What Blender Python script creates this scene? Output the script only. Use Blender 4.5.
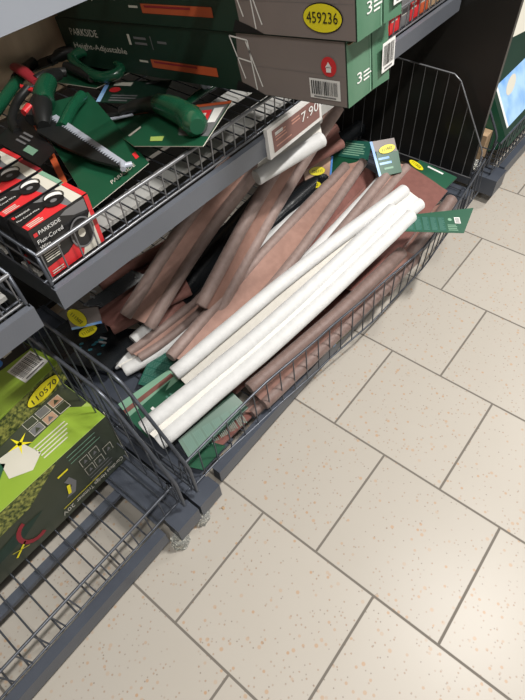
import bpy, bmesh, math, random
from mathutils import Vector, Matrix, noise
R = random.Random(7)
S = bpy.context.scene
for o in list(bpy.data.objects): bpy.data.objects.remove(o)
COL = S.collection
V = Vector

# ------------------------------------------------------------------ camera
cam_d = bpy.data.cameras.new('camera'); cam = bpy.data.objects.new('camera', cam_d); COL.objects.link(cam)
cam_d.sensor_fit = 'VERTICAL'; cam_d.sensor_height = 36.0; cam_d.lens = 27.129
cam_d.clip_start = 0.01
cam.matrix_world = Matrix(((0.782197, -0.469945, 0.409047, 0.279685), (0.621344, 0.636688, -0.456684, -0.026854), (-0.045819, 0.611376, 0.790013, 1.220205), (0, 0, 0, 1)))
S.camera = cam

# ------------------------------------------------------------------ light and exposure
S.view_settings.view_transform = 'Standard'; S.view_settings.look = 'None'
S.view_settings.exposure = 0.0; S.view_settings.gamma = 1.0; S.view_settings.use_curve_mapping = False
w = bpy.data.worlds.new('store_air'); S.world = w; w.use_nodes = True
bg = w.node_tree.nodes['Background']; bg.inputs[0].default_value = (1.0, 0.97, 0.93, 1); bg.inputs[1].default_value = 0.15

def area(name, loc, sx, sy, power, color=(1, 0.965, 0.92)):
    d = bpy.data.lights.new(name, 'AREA'); d.shape = 'RECTANGLE'; d.size = sx; d.size_y = sy
    d.energy = power; d.color = color
    o = bpy.data.objects.new(name, d); COL.objects.link(o); o.location = loc
    return o
area('ceiling_lamp_light', (0.80, 1.30, 2.85), 0.12, 0.45, 88)
area('ceiling_lamp_light', (0.80, -0.35, 2.85), 0.12, 0.45, 38)
area('ceiling_lamp_light', (0.80, 3.2, 2.85), 0.12, 0.45, 46)
area('far_aisle_light', (3.2, 1.0, 2.9), 0.3, 4.0, 30)

# ------------------------------------------------------------------ materials
M = {}
def pmat(name, col, rough=0.5, metal=0.0, **kw):
    if name in M: return M[name]
    m = bpy.data.materials.new(name); m.use_nodes = True
    b = m.node_tree.nodes['Principled BSDF']
    b.inputs['Base Color'].default_value = (*col, 1); b.inputs['Roughness'].default_value = rough
    b.inputs['Metallic'].default_value = metal
    for k, v in kw.items(): b.inputs[k].default_value = v
    M[name] = m
    return m
def nodes(m): return m.node_tree.nodes, m.node_tree.links, m.node_tree.nodes['Principled BSDF']
def varied(name, c1, c2, scale, rough=0.5, metal=0.0, bump=0.0, bscale=None, detail=4, stretch=None, lo=0.35, hi=0.65, **kw):
    """two tones mixed by noise, with optional fine bump"""
    m = pmat(name, c1, rough, metal, **kw); n, l, b = nodes(m)
    tc = n.new('ShaderNodeTexCoord'); src = tc.outputs['Object']
    if stretch:
        mp = n.new('ShaderNodeMapping'); mp.inputs['Scale'].default_value = stretch; l.new(src, mp.inputs[0]); src = mp.outputs[0]
    nz = n.new('ShaderNodeTexNoise'); nz.inputs['Scale'].default_value = scale; nz.inputs['Detail'].default_value = detail
    l.new(src, nz.inputs['Vector'])
    rp = n.new('ShaderNodeValToRGB'); rp.color_ramp.elements[0].position = lo; rp.color_ramp.elements[1].position = hi
    rp.color_ramp.elements[0].color = (*c1, 1); rp.color_ramp.elements[1].color = (*c2, 1)
    l.new(nz.outputs['Fac'], rp.inputs[0]); l.new(rp.outputs[0], b.inputs['Base Color'])
    if bump:
        n2 = n.new('ShaderNodeTexNoise'); n2.inputs['Scale'].default_value = bscale or scale * 8; n2.inputs['Detail'].default_value = 3
        l.new(src, n2.inputs['Vector'])
        bp = n.new('ShaderNodeBump'); bp.inputs['Strength'].default_value = bump; bp.inputs['Distance'].default_value = 0.002
        l.new(n2.outputs['Fac'], bp.inputs['Height']); l.new(bp.outputs[0], b.inputs['Normal'])
    return m

varied('dark_powder_metal', (0.060, 0.070, 0.092), (0.078, 0.090, 0.115), 9, 0.36, 0.25, 0.15, 400)
varied('wire_metal', (0.075, 0.083, 0.10), (0.10, 0.11, 0.13), 40, 0.34, 0.55)
varied('rail_blue_grey', (0.125, 0.138, 0.165), (0.14, 0.153, 0.18), 6, 0.36, 0.2, 0.1, 300)
varied('silver_wire', (0.19, 0.195, 0.208), (0.24, 0.246, 0.26), 40, 0.36, 0.6)
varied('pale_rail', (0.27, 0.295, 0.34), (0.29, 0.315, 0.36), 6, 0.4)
varied('green_faded', (0.070, 0.175, 0.105), (0.10, 0.21, 0.135), 14, 0.25)
varied('light_sheet', (0.33, 0.33, 0.32), (0.44, 0.44, 0.42), 8, 0.5, 0.1)
varied('black_board', (0.010, 0.010, 0.009), (0.016, 0.015, 0.013), 3, 0.30, 0.0)
varied('back_wood', (0.52, 0.39, 0.26), (0.64, 0.50, 0.35), 3, 0.6, 0, 0.1, 60, stretch=(1, 9, 0.8))
varied('clear_wrap', (0.75, 0.77, 0.72), (0.9, 0.9, 0.86), 30, 0.12, 0, 0.8, 60, **{'Transmission Weight': 0.75, 'IOR': 1.3})
varied('brown_roll', (0.235, 0.168, 0.148), (0.285, 0.207, 0.184), 70, 0.48, 0, 0.35, 900, **{'Sheen Weight': 0.12, 'Sheen Roughness': 0.4})
varied('brown_web', (0.285, 0.158, 0.122), (0.335, 0.190, 0.148), 50, 0.6, 0, 0.3, 900, **{'Sheen Weight': 0.08})
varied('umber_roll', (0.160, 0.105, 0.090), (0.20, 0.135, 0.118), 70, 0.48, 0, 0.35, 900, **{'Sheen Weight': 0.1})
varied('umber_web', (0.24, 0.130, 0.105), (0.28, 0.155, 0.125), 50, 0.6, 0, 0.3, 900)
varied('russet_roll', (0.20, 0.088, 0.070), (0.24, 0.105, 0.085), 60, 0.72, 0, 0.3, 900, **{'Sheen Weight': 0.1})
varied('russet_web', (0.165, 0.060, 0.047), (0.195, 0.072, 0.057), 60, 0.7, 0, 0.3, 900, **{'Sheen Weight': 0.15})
varied('white_roll', (0.60, 0.605, 0.60), (0.65, 0.655, 0.65), 50, 0.6, 0, 0.25, 900, **{'Sheen Weight': 0.2})
varied('white_web', (0.68, 0.655, 0.595), (0.72, 0.695, 0.635), 50, 0.6, 0, 0.25, 900)
varied('lime_print', (0.215, 0.345, 0.030), (0.265, 0.40, 0.045), 5, 0.32)
varied('lime_pale', (0.31, 0.43, 0.09), (0.36, 0.48, 0.12), 5, 0.32)
varied('olive_print', (0.028, 0.036, 0.022), (0.046, 0.054, 0.034), 6, 0.35)
varied('grass_photo', (0.025, 0.045, 0.010), (0.36, 0.37, 0.09), 130, 0.4, detail=8, lo=0.38, hi=0.68)
varied('blue_photo', (0.10, 0.30, 0.75), (0.40, 0.62, 0.88), 9, 0.35)
varied('taupe_print', (0.190, 0.160, 0.150), (0.230, 0.195, 0.183), 4, 0.42)
varied('dark_green_print', (0.008, 0.028, 0.018), (0.014, 0.040, 0.026), 4, 0.40)
varied('green_print', (0.014, 0.080, 0.044), (0.020, 0.098, 0.055), 4, 0.36)
varied('card_green', (0.008, 0.062, 0.030), (0.012, 0.078, 0.038), 5, 0.30)
varied('teal_card', (0.014, 0.085, 0.062), (0.020, 0.105, 0.078), 5, 0.35)
varied('kraft', (0.36, 0.24, 0.14), (0.43, 0.30, 0.18), 12, 0.75)
varied('black_film', (0.006, 0.008, 0.010), (0.014, 0.016, 0.018), 10, 0.22, 0, 0.5, 35)
varied('terracotta', (0.42, 0.17, 0.08), (0.50, 0.22, 0.11), 12, 0.6)
varied('skin_photo', (0.30, 0.16, 0.10), (0.55, 0.36, 0.26), 14, 0.4)
pmat('green_plastic', (0.008, 0.075, 0.036), 0.26, 0, **{'Coat Weight': 0.4})
pmat('black_rubber', (0.012, 0.013, 0.013), 0.42)
pmat('blade_dark', (0.020, 0.022, 0.022), 0.35, 0.3)
pmat('steel', (0.50, 0.54, 0.62), 0.32, 0.25)
pmat('red_print', (0.62, 0.030, 0.035), 0.35)
pmat('dark_red_print', (0.28, 0.02, 0.03), 0.35)
pmat('orange_print', (0.52, 0.10, 0.035), 0.4)
pmat('black_print', (0.012, 0.012, 0.013), 0.32)
pmat('grey_print', (0.16, 0.16, 0.165), 0.4)
pmat('white_print', (0.78, 0.78, 0.76), 0.4)
pmat('cream_print', (0.62, 0.60, 0.52), 0.4)
pmat('mint_print', (0.20, 0.37, 0.26), 0.4)
pmat('tag_text', (0.07, 0.19, 0.145), 0.4)
pmat('yellow_print', (0.82, 0.72, 0.02), 0.4)
pmat('blue_print', (0.05, 0.22, 0.62), 0.35)
pmat('teal_glow_print', (0.012, 0.10, 0.13), 0.35)
pmat('label_taupe', (0.215, 0.105, 0.092), 0.35)
pmat('holder_white', (0.72, 0.71, 0.69), 0.3)
pmat('pink_print', (0.55, 0.28, 0.22), 0.4)

# floor tiles: square, running bond, with grout and small ochre flecks
TILE = 0.3
def floor_material():
    m = pmat('speckled_floor_tile', (0.6, 0.55, 0.48), 0.22, 0, **{'Specular IOR Level': 0.30}); n, l, b = nodes(m)
    tc = n.new('ShaderNodeTexCoord'); sp = n.new('ShaderNodeSeparateXYZ'); l.new(tc.outputs['Object'], sp.inputs[0])
    def mth(op, a, bb=None, c=None):
        x = n.new('ShaderNodeMath'); x.operation = op
        for i, v in enumerate((a, bb, c)):
            if v is None: continue
            if isinstance(v, (int, float)): x.inputs[i].default_value = v
            else: l.new(v, x.inputs[i])
        return x.outputs[0]
    v = mth('DIVIDE', sp.outputs['Y'], TILE); row = mth('FLOOR', v)
    odd = mth('FLOORED_MODULO', row, 2.0)
    u = mth('SUBTRACT', mth('ADD', mth('DIVIDE', sp.outputs['X'], TILE), 0.1625), mth('MULTIPLY', odd, 0.5))
    colm = mth('FLOOR', u)
    fu = mth('PINGPONG', u, 0.5); fv = mth('PINGPONG', v, 0.5)
    dist = mth('MINIMUM', fu, fv)
    gr = n.new('ShaderNodeMapRange'); gr.inputs[1].default_value = 0.0065; gr.inputs[2].default_value = 0.0105
    l.new(dist, gr.inputs[0])
    # tile tint
    cb = n.new('ShaderNodeCombineXYZ'); l.new(colm, cb.inputs[0]); l.new(row, cb.inputs[1])
    wn = n.new('ShaderNodeTexWhiteNoise'); wn.noise_dimensions = '2D'; l.new(cb.outputs[0], wn.inputs['Vector'])
    tint = n.new('ShaderNodeMix'); tint.data_type = 'RGBA'
    tint.inputs[6].default_value = (0.402, 0.374, 0.330, 1); tint.inputs[7].default_value = (0.434, 0.404, 0.358, 1)
    l.new(wn.outputs['Value'], tint.inputs[0])
    nz = n.new('ShaderNodeTexNoise'); nz.inputs['Scale'].default_value = 9; nz.inputs['Detail'].default_value = 5
    l.new(tc.outputs['Object'], nz.inputs['Vector'])
    cloud = n.new('ShaderNodeMix'); cloud.data_type = 'RGBA'; cloud.blend_type = 'MULTIPLY'
    l.new(mth('MULTIPLY', nz.outputs['Fac'], 0.22), cloud.inputs[0]); l.new(tint.outputs[2], cloud.inputs[6]); cloud.inputs[7].default_value = (0.82, 0.78, 0.72, 1)
    prev = cloud.outputs[2]
    for sc, thr, keep, colr in ((58, 0.22, 0.86, (0.40, 0.24, 0.13, 1)), (110, 0.27, 0.88, (0.30, 0.21, 0.15, 1)), (90, 0.17, 0.90, (0.20, 0.165, 0.135, 1)), (33, 0.16, 0.85, (0.42, 0.27, 0.16, 1))):
        vo = n.new('ShaderNodeTexVoronoi'); vo.inputs['Scale'].default_value = sc; vo.voronoi_dimensions = '2D'
        l.new(tc.outputs['Object'], vo.inputs['Vector'])
        sx = n.new('ShaderNodeSeparateColor'); l.new(vo.outputs['Color'], sx.inputs[0])
        ed = n.new('ShaderNodeMapRange'); ed.inputs[1].default_value = thr; ed.inputs[2].default_value = thr * 0.6; l.new(vo.outputs['Distance'], ed.inputs[0])
        k = mth('MULTIPLY', mth('GREATER_THAN', sx.outputs[0], keep), mth('MULTIPLY', ed.outputs[0], mth('MULTIPLY_ADD', sx.outputs[1], 0.5, 0.30)))
        mx = n.new('ShaderNodeMix'); mx.data_type = 'RGBA'; l.new(k, mx.inputs[0]); l.new(prev, mx.inputs[6]); mx.inputs[7].default_value = colr
        prev = mx.outputs[2]
    fin = n.new('ShaderNodeMix'); fin.data_type = 'RGBA'; l.new(gr.outputs[0], fin.inputs[0]); fin.inputs[6].default_value = (0.155, 0.140, 0.120, 1); l.new(prev, fin.inputs[7])
    l.new(fin.outputs[2], b.inputs['Base Color'])
    rg = n.new('ShaderNodeMapRange'); rg.inputs[3].default_value = 0.8; rg.inputs[4].default_value = 0.38; l.new(gr.outputs[0], rg.inputs[0]); l.new(rg.outputs[0], b.inputs['Roughness'])
    bm_ = n.new('ShaderNodeBump'); bm_.inputs['Strength'].default_value = 0.5; bm_.inputs['Distance'].default_value = 0.0015; l.new(gr.outputs[0], bm_.inputs['Height']); l.new(bm_.outputs[0], b.inputs['Normal'])
    return m
floor_material()

# ------------------------------------------------------------------ mesh helpers (all take world coordinates)
class MB:
    def __init__(s): s.v = []; s.f = []; s.mi = []; s.mats = []; s.sm = []
    def m(s, name):
        if name not in s.mats: s.mats.append(name)
        return s.mats.index(name)
    def add(s, vs, fs, mat, smooth=False):
        k = len(s.v); s.v += [V(p) for p in vs]; i = s.m(mat)
        for f in fs: s.f.append([a + k for a in f]); s.mi.append(i); s.sm.append(smooth)
    def para(s, o, X, Y, Z, mat, mats=None):
        """parallelepiped; mats may give one material per face: -Z,+Z,-Y,+Y,-X,+X"""
        o, X, Y, Z = V(o), V(X), V(Y), V(Z)
        p = [o, o + X, o + X + Y, o + Y, o + Z, o + X + Z, o + X + Y + Z, o + Y + Z]
        fs = [(0, 3, 2, 1), (4, 5, 6, 7), (0, 1, 5, 4), (3, 7, 6, 2), (0, 4, 7, 3), (1, 2, 6, 5)]
        if X.cross(Y).dot(Z) < 0: fs = [tuple(reversed(f)) for f in fs]
        for k, f in enumerate(fs): s.add(p, [f], mats[k] if mats else mat)
        return s
    def box(s, a, b, mat): 
        return s.para(a, (b[0] - a[0], 0, 0), (0, b[1] - a[1], 0), (0, 0, b[2] - a[2]), mat)
    def tube(s, pts, r, mat, seg=8, closed=False, cap=True, flat=1.0, smooth=True):
        pts = [V(p) for p in pts]; n = len(pts)
        rs = r if isinstance(r, (list, tuple)) else [r] * n
        t0 = (pts[1] - pts[0]).normalized()
        ref = V((0, 0, 1)) if abs(t0.z) < 0.9 else V((1, 0, 0))
        vs = []; up = None
        for i, p in enumerate(pts):
            if closed: t = pts[(i + 1) % n] - pts[i - 1]
            else: t = pts[min(i + 1, n - 1)] - pts[max(i - 1, 0)]
            if t.length < 1e-9: t = t0
            t.normalize()
            up = ref if up is None else up
            up = (up - t * up.dot(t))
            if up.length < 1e-6: up = t.orthogonal()
            up.normalize(); sd = t.cross(up)
            for k in range(seg):
                a = 2 * math.pi * k / seg
                vs.append(p + (sd * math.cos(a) + up * math.sin(a) * flat) * rs[i])
        fs = []
        for i in range(n if closed else n - 1):
            j = (i + 1) % n
            for k in range(seg):
                k2 = (k + 1) % seg
                fs.append((i * seg + k, i * seg + k2, j * seg + k2, j * seg + k))
        s.add(vs, fs, mat, smooth)
        if cap and not closed:
            s.add(vs[:seg], [tuple(range(seg - 1, -1, -1))], mat); s.add(vs[-seg:], [tuple(range(seg))], mat)
        return s
    def wire(s, pts, r, mat, seg=6): return s.tube(pts, r, mat, seg)
    def slab(s, pts, n, th, mat, side=None):
        """polygon pts (ordered) extruded by -n*th"""
        pts = [V(p) for p in pts]; n = V(n).normalized(); k = len(pts)
        a = pts; b = [p - n * th for p in pts]
        nn = V((0, 0, 0))
        for i in range(k): nn += (pts[i] - pts[0]).cross(pts[(i + 1) % k] - pts[0])
        top = list(range(k)); 
        if nn.dot(n) < 0: top.reverse()
        s.add(a + b, [tuple(top)], mat); s.add(a + b, [tuple(reversed([i + k for i in top]))], mat)
        for q in range(k):
            i, j = top[q], top[(q + 1) % k]
            s.add(a + b, [(j, i, i + k, j + k)], side or mat)
        return s
    def poly(s, pts, mat): s.add(pts, [tuple(range(len(pts)))], mat); return s
    def build(s, name, parent=None, bevel=0.0, sub=0):
        me = bpy.data.meshes.new(name)
        off = V((0, 0, 0)); q = parent
        while q is not None: off += q.location; q = q.parent
        me.from_pydata([tuple(p - off) for p in s.v], [], s.f); 
        for nme in s.mats: me.materials.append(M[nme])
        me.polygons.foreach_set('material_index', s.mi); me.polygons.foreach_set('use_smooth', s.sm)
        me.update()
        o = bpy.data.objects.new(name, me); COL.objects.link(o)
        if parent: o.parent = parent
        if bevel:
            md = o.modifiers.new('edge', 'BEVEL'); md.width = bevel; md.segments = 2; md.limit_method = 'ANGLE'; md.angle_limit = 0.6
        return o

def thing(name, loc, label, cat, group=None):
    o = bpy.data.objects.new(name, None); COL.objects.link(o); o.location = loc; o.empty_display_size = 0.02
    o['label'] = label; o['category'] = cat
    if group: o['group'] = group
    return o
def tag(o, label, cat, group=None):
    o['label'] = label; o['category'] = cat
    if group: o['group'] = group
    return o
def structure(o): o['kind'] = 'structure'; return o

_txt = {}
def text_mesh(s):
    if s not in _txt:
        c = bpy.data.curves.new('t', 'FONT'); c.body = s; c.size = 1.0; c.resolution_u = 2; c.fill_mode = 'FRONT'
        o = bpy.data.objects.new('t', c); COL.objects.link(o)
        dg = bpy.context.evaluated_depsgraph_get(); me = bpy.data.meshes.new_from_object(o.evaluated_get(dg))
        vs = [v.co.copy() for v in me.vertices]; fs = [tuple(p.vertices) for p in me.polygons]
        bpy.data.objects.remove(o); bpy.data.curves.remove(c); bpy.data.meshes.remove(me)
        w_ = max(v.x for v in vs) - min(v.x for v in vs)
        _txt[s] = (vs, fs, min(v.x for v in vs), w_)
    return _txt[s]

class Face:
    """a flat printed face: origin, right and up unit vectors, normal; prints sit a hair above it"""
    def __init__(s, mb, o, u, v, eps=0.0005):
        s.mb = mb; s.o = V(o); s.u = V(u).normalized(); s.v = V(v).normalized(); s.n = s.u.cross(s.v).normalized(); s.e = eps
    def at(s, a, b, k=1): return s.o + s.u * a + s.v * b + s.n * (s.e * k)
    def rect(s, a0, b0, a1, b1, mat, k=1): s.mb.poly([s.at(a0, b0, k), s.at(a1, b0, k), s.at(a1, b1, k), s.at(a0, b1, k)], mat); return s
    def poly(s, pts, mat, k=1): s.mb.poly([s.at(a, b, k) for a, b in pts], mat); return s
    def disc(s, a, b, ra, rb, mat, k=1, rot=0, n=28):
        c, d = math.cos(rot), math.sin(rot)
        s.poly([(a + ra * math.cos(t) * c - rb * math.sin(t) * d, b + ra * math.cos(t) * d + rb * math.sin(t) * c) for t in [2 * math.pi * i / n for i in range(n)]], mat, k); return s
    def ring(s, a, b, ra, rb, wd, mat, k=1, n=32):
        for i in range(n):
            t0, t1 = 2 * math.pi * i / n, 2 * math.pi * (i + 1) / n
            q = lambda r1, r2, t: (a + r1 * math.cos(t), b + r2 * math.sin(t))
            s.poly([q(ra - wd, rb - wd, t0), q(ra, rb, t0), q(ra, rb, t1), q(ra - wd, rb - wd, t1)], mat, k)
        return s
    def text(s, st, a, b, width, mat, k=2, ang=0, height=None, maxh=None):
        vs, fs, x0, w_ = text_mesh(st)
        sc = width / w_; sy = sc if height is None else height / 0.72
        c, d = math.cos(ang), math.sin(ang)
        s.mb.add([s.at(a + (v.x - x0) * sc * c - v.y * sy * d, b + (v.x - x0) * sc * d + v.y * sy * c, k) for v in vs], fs, mat); return s
    def barcode(s, a, b, wd, h, k=1, seed=1, pad=0.004):
        s.rect(a, b, a + wd, b + h, 'white_print', k)
        r = random.Random(seed); x = a + pad
        while x < a + wd - pad:
            t = r.choice((0.0008, 0.0012, 0.002)); s.rect(x, b + h * 0.22, min(x + t, a + wd - pad), b + h * 0.9, 'black_print', k + 1); x += t + r.choice((0.0012, 0.002))
        s.rect(a + pad * 2, b + h * 0.08, a + wd - pad * 2, b + h * 0.14, 'grey_print', k + 1)
        return s
    def lines(s, a, b, wd, n, gap, mat, k=2, h=None, seed=3):
        r = random.Random(seed)
        for i in range(n): s.rect(a, b - i * gap, a + wd * r.uniform(0.7, 1), b - i * gap + (h or gap * 0.45), mat, k)
        return s

# ================================================================== setting
f = MB(); f.para((-1.6, -1.6, -0.02), (4.6, 0, 0), (0, 6.2, 0), (0, 0, 0.02), 'speckled_floor_tile'); structure(f.build('floor'))
f = MB(); f.box((-0.99, -1.3, 0.0), (-0.965, 3.4, 2.1), 'back_wood'); structure(f.build('wall_back'))
f = MB(); f.box((-0.962, -1.3, 0.05), (-0.950, 3.4, 0.60), 'black_board'); tag(f.build('shade_sheet'), 'added black sheet standing in for the shade behind the base shelves', 'board')  # added sheet, its black stands in for the shade under the upper shelf

YL, YR = 0.197, 1.600            # the bay runs between these two shelf joints
# ------------------------------------------------------------------ low base shelves with wire fences
def interp(tab, y):
    if y <= tab[0][0]: return tab[0][1]
    for (a, p), (b, q) in zip(tab, tab[1:]):
        if y <= b:
            k = (y - a) / (b - a); k = k * k * (3 - 2 * k) * 0.4 + k * 0.6; return p + (q - p) * k
    return tab[-1][1]
def base_shelf(y0, y1, fence_h, pitch, bulge, label, capL=True, capR=True, out=0.0, fx=-0.182):
    t = thing('base_shelf', (-0.55, (y0 + y1) / 2, 0), label, 'shelf', 'low wire-fronted base shelves')
    r = MB(); r.box((fx + 0.004, y0 + 0.085, 0.059), (fx + 0.026, y1 - 0.085, 0.106), 'dark_powder_metal'); r.build('front_rail', t, 0.002)
    g = MB(); y = y0 + 0.03
    while y < y1 - 0.02:
        g.wire([(-0.93, y, 0.103), (fx, y, 0.103)], 0.0019, 'wire_metal'); y += pitch
    for x in (-0.44, -0.68, -0.92): g.wire([(x, y0 + 0.01, 0.0995), (x, y1 - 0.01, 0.0995)], 0.0024, 'wire_metal')
    g.build('wire_floor', t)
    for x in (-0.325, -0.72):
        b = MB(); b.box((x, y0 + 0.02, 0.082), (x + 0.020, y1 - 0.02, 0.094), 'dark_powder_metal'); b.build('cross_bar', t, 0.001)
    wv = MB(); n = int((y1 - y0 - 0.03) / pitch)
    tb = [(y0, fx), (0.30, -0.181), (0.44, -0.166), (0.68, -0.140), (0.90, -0.113), (1.06, -0.108), (1.15, -0.105), (1.33, -0.118), (1.60, -0.132)] if bulge else [(y0, fx)]
    tt = [(y0, fx), (0.30, -0.180), (0.45, -0.174), (0.69, -0.147), (0.86, -0.126), (1.09, -0.100), (1.26, -0.106), (1.41, -0.120), (1.60, -0.143)] if bulge else [(y0, fx)]
    bx = lambda yy, k=0.0: interp(tb, yy) * (1 - k) + interp(tt, yy) * k
    zb, zt = (0.104 if bulge else 0.110), 0.110 + fence_h
    ys = [y0 + 0.02 + i * (y1 - y0 - 0.04) / n for i in range(n + 1)]
    for yy in ys: wv.wire([(bx(yy), yy, zb), (bx(yy, 1), yy, zt)], 0.0017, 'wire_metal')
    wv.wire([(bx(yy, 1), yy, zt) for yy in ys], 0.0032, 'wire_metal', 8)
    wv.wire([(bx(yy) , yy, zb) for yy in ys], 0.0026, 'wire_metal', 8)
    wv.wire([(bx(yy, 1) - 0.004, yy, zt - 0.008) for yy in ys], 0.0018, 'wire_metal')
    # hooks that hang the fence in the brackets
    for yy in (ys[0], ys[-1]): q = bx(yy, 1); wv.wire([(q, yy, zt), (q - 0.010, yy, zt + 0.006), (q - 0.030, yy, zb)], 0.0026, 'wire_metal')
    wv.build('wire_fence', t)
    for yy, on in ((y0 + 0.003, capL), (y1 - 0.063, capR)):
        b = MB(); b.box((-0.93, yy, 0.050), (-0.150, yy + 0.060, 0.094), 'dark_powder_metal'); b.build('bracket_arm', t, 0.002)
        if not on: continue
        c = MB(); c.box((-0.176, yy - 0.002, 0.046 - out * 0.2), (-0.139 + out, yy + 0.062 + out * 0.6, 0.100), 'dark_powder_metal'); c.build('end_cap', t, 0.005)
        p = MB(); p.box((-0.93, yy - 0.02 if yy > 0.5 * (y0 + y1) else yy - 0.001, 0.094), (-0.19, yy + 0.062 if yy > 0.5 * (y0 + y1) else yy + (0.17 if bulge else 0.085), 0.098), 'dark_powder_metal'); p.build('deck_or_shade_plate', t, 0.001)
        if out: continue
        # foot in a crumpled clear wrap
        k = MB(); seg, rings = 14, 7; rr = random.Random(int(yy * 1000)); vs = []; fs = []
        for i in range(rings):
            z = 0.001 + 0.045 * i / (rings - 1); q = 0.018 + 0.003 * math.sin(3 * i)
            for j in range(seg):
                a = 2 * math.pi * j / seg; d = q * (1 + rr.uniform(-0.16, 0.16))
                vs.append((-0.153 + d * math.cos(a), yy + 0.000 + d * 1.1 * math.sin(a), z))
        for i in range(rings - 1):
            for j in range(seg):
                j2 = (j + 1) % seg; fs.append((i * seg + j, i * seg + j2, (i + 1) * seg + j2, (i + 1) * seg + j))
        fs.append(tuple(range(seg - 1, -1, -1))); fs.append(tuple(range((rings - 1) * seg, rings * seg)))
        k.add(vs, fs, 'clear_wrap'); k.build('foot', t)
    return t
base_shelf(YL - 1.40, YL - 0.004, 0.082, 0.038, 0.0, 'dark grey base shelf holding the green hedge trimmer boxes, bare wires in front', capL=False)
base_shelf(YL, YR, 0.114, 0.043, 1, 'long dark grey base shelf filled with brown and white draught excluders', capR=False)
base_shelf(YR + 0.075, YR + 1.45, 0.11, 0.03, 0.0, 'dark grey base shelf beyond the black board, green box leaning in it', capR=False, out=0.034, fx=-0.140)

def wire_divider(y, pitch, label, mat='wire_metal', zb=0.125, r=1.0):
    t = MB()
    t.wire([(-0.93, y, 0.450), (-0.31, y, 0.445), (-0.285, y, 0.430), (-0.168, y, 0.250), (-0.160, y, 0.235), (-0.160, y, zb)], 0.0040 * r, mat, 8)
    t.wire([(-0.93, y, zb), (-0.160, y, zb)], 0.0030 * r, mat, 8)
    if r == 1.0: t.wire([(-0.93, y, zb + 0.06), (-0.16, y, zb + 0.06)], 0.0018, mat)
    x = -0.925
    while x < -0.17:
        z = 0.447 if x < -0.30 else 0.430 - (x + 0.285) / 0.117 * 0.180
        t.wire([(x, y, zb), (x, y, min(z, 0.447))], 0.0016 * r, mat); x += pitch
    return tag(t.build('wire_divider'), label, 'divider')
wire_divider(YL + 0.018, 0.05, 'dark wire divider rising at the left end of the excluder bin')
wire_divider(YL - 0.022, 0.05, 'dark wire divider beside the green hedge trimmer boxes')
wire_divider(YR - 0.008, 0.040, 'thin silver wire divider standing against the black board', 'silver_wire', 0.135, 0.62)
wire_divider(YR + 0.105, 0.05, 'wire divider behind the black board beside the leaning green box')

# black board closing the bay
b = MB(); b.slab([(-0.955, YR + 0.02, 0.12), (-0.187, YR + 0.02, 0.12), (-0.187, YR + 0.02, 1.75), (-0.955, YR + 0.02, 1.75)], (0, -1, 0), 0.018, 'black_board')
tag(b.build('divider_board', None, 0.0015), 'tall glossy black board closing the far end of the bay', 'board')

# ------------------------------------------------------------------ upper wire shelves
SX = -0.345
def wire_shelf(y0, y1, label, z=0.648, rail='rail_blue_grey', fence=True, depth=0.60, strips=True, zr=0.043, left_side=True, right_side=False):
    t = thing('wire_shelf', (SX - depth / 2, (y0 + y1) / 2, z), label, 'shelf', 'upper wire shelves')
    r = MB(); r.box((SX - 0.004, y0, z - zr), (SX, y1, z), rail)
    r.box((SX - 0.018, y0, z - zr), (SX - 0.004, y1, z - zr + 0.004), rail); r.box((SX - 0.012, y0, z - 0.004), (SX - 0.004, y1, z), rail)
    r.build('price_rail', t, 0.001)
    g = MB(); y = y0 + 0.015
    while y < y1:
        g.wire([(SX - depth, y, z + 0.003), (SX - 0.022, y, z + 0.003)], 0.0017, 'wire_metal'); y += 0.032
    for x in (SX - 0.03, SX - 0.22, SX - 0.40, SX - depth + 0.01): g.wire([(x, y0, z - 0.0005), (x, y1, z - 0.0005)], 0.0024, 'wire_metal')
    g.build('wire_floor', t)
    if strips:
        for x, wd in ((SX - 0.108, 0.045), (SX - 0.195, 0.040)):
            b = MB(); b.box((x, y0 + 0.01, z - 0.014), (x + wd, y1 - 0.01, z - 0.006), 'light_sheet'); b.build('cross_strip', t, 0.001)
    if fence:
        w_ = MB(); n = int((y1 - y0) / 0.0315); ys = [y0 + 0.01 + i * (y1 - y0 - 0.02) / n for i in range(n + 1)]
        xf = SX - 0.016
        for yy in ys: w_.wire([(xf, yy, z + 0.002), (xf, yy, z + 0.061)], 0.0015, 'silver_wire')
        w_.wire([(xf, y0 + 0.004, z + 0.061), (xf, y1 - 0.004, z + 0.061)], 0.0034, 'silver_wire', 8)
        w_.wire([(xf, y0 + 0.004, z + 0.004), (xf, y1 - 0.004, z + 0.004)], 0.0024, 'silver_wire', 8)
        w_.build('wire_fence', t)
        for yy, on in ((y0 + 0.004, left_side), (y1 - 0.004, right_side)):
            if not on: continue
            q = MB()
            q.wire([(SX - depth, yy, z + 0.066), (xf, yy, z + 0.061), (xf + 0.004, yy, z + 0.004)], 0.0032, 'wire_metal', 8)
            q.wire([(SX - depth, yy, z + 0.034), (xf, yy, z + 0.034)], 0.0018, 'wire_metal')
            x = xf - 0.05
            while x > SX - depth: q.wire([(x, yy, z), (x, yy, z + 0.062)], 0.0016, 'wire_metal'); x -= 0.05
            q.build('side_fence', t)
    if not strips:
        b = MB(); b.box((SX - depth, y0 + 0.01, z - 0.012), (SX - 0.30, y1 - 0.01, z - 0.004), 'light_sheet'); b.build('deck_or_shade_plate', t, 0.001)  # unseen solid plate, added only to shade the goods on the shelf below
    for yy in (y0 + 0.001, y1 - 0.004):
        b = MB(); b.slab([(SX - depth, yy, z + 0.0), (SX - 0.006, yy, z + 0.0), (SX - 0.006, yy, z - 0.042), (SX - 0.25, yy, z - 0.06), (SX - depth, yy, z - 0.11)], (0, -1, 0), 0.003, 'wire_metal'); b.build('bracket', t)
    return t
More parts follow.
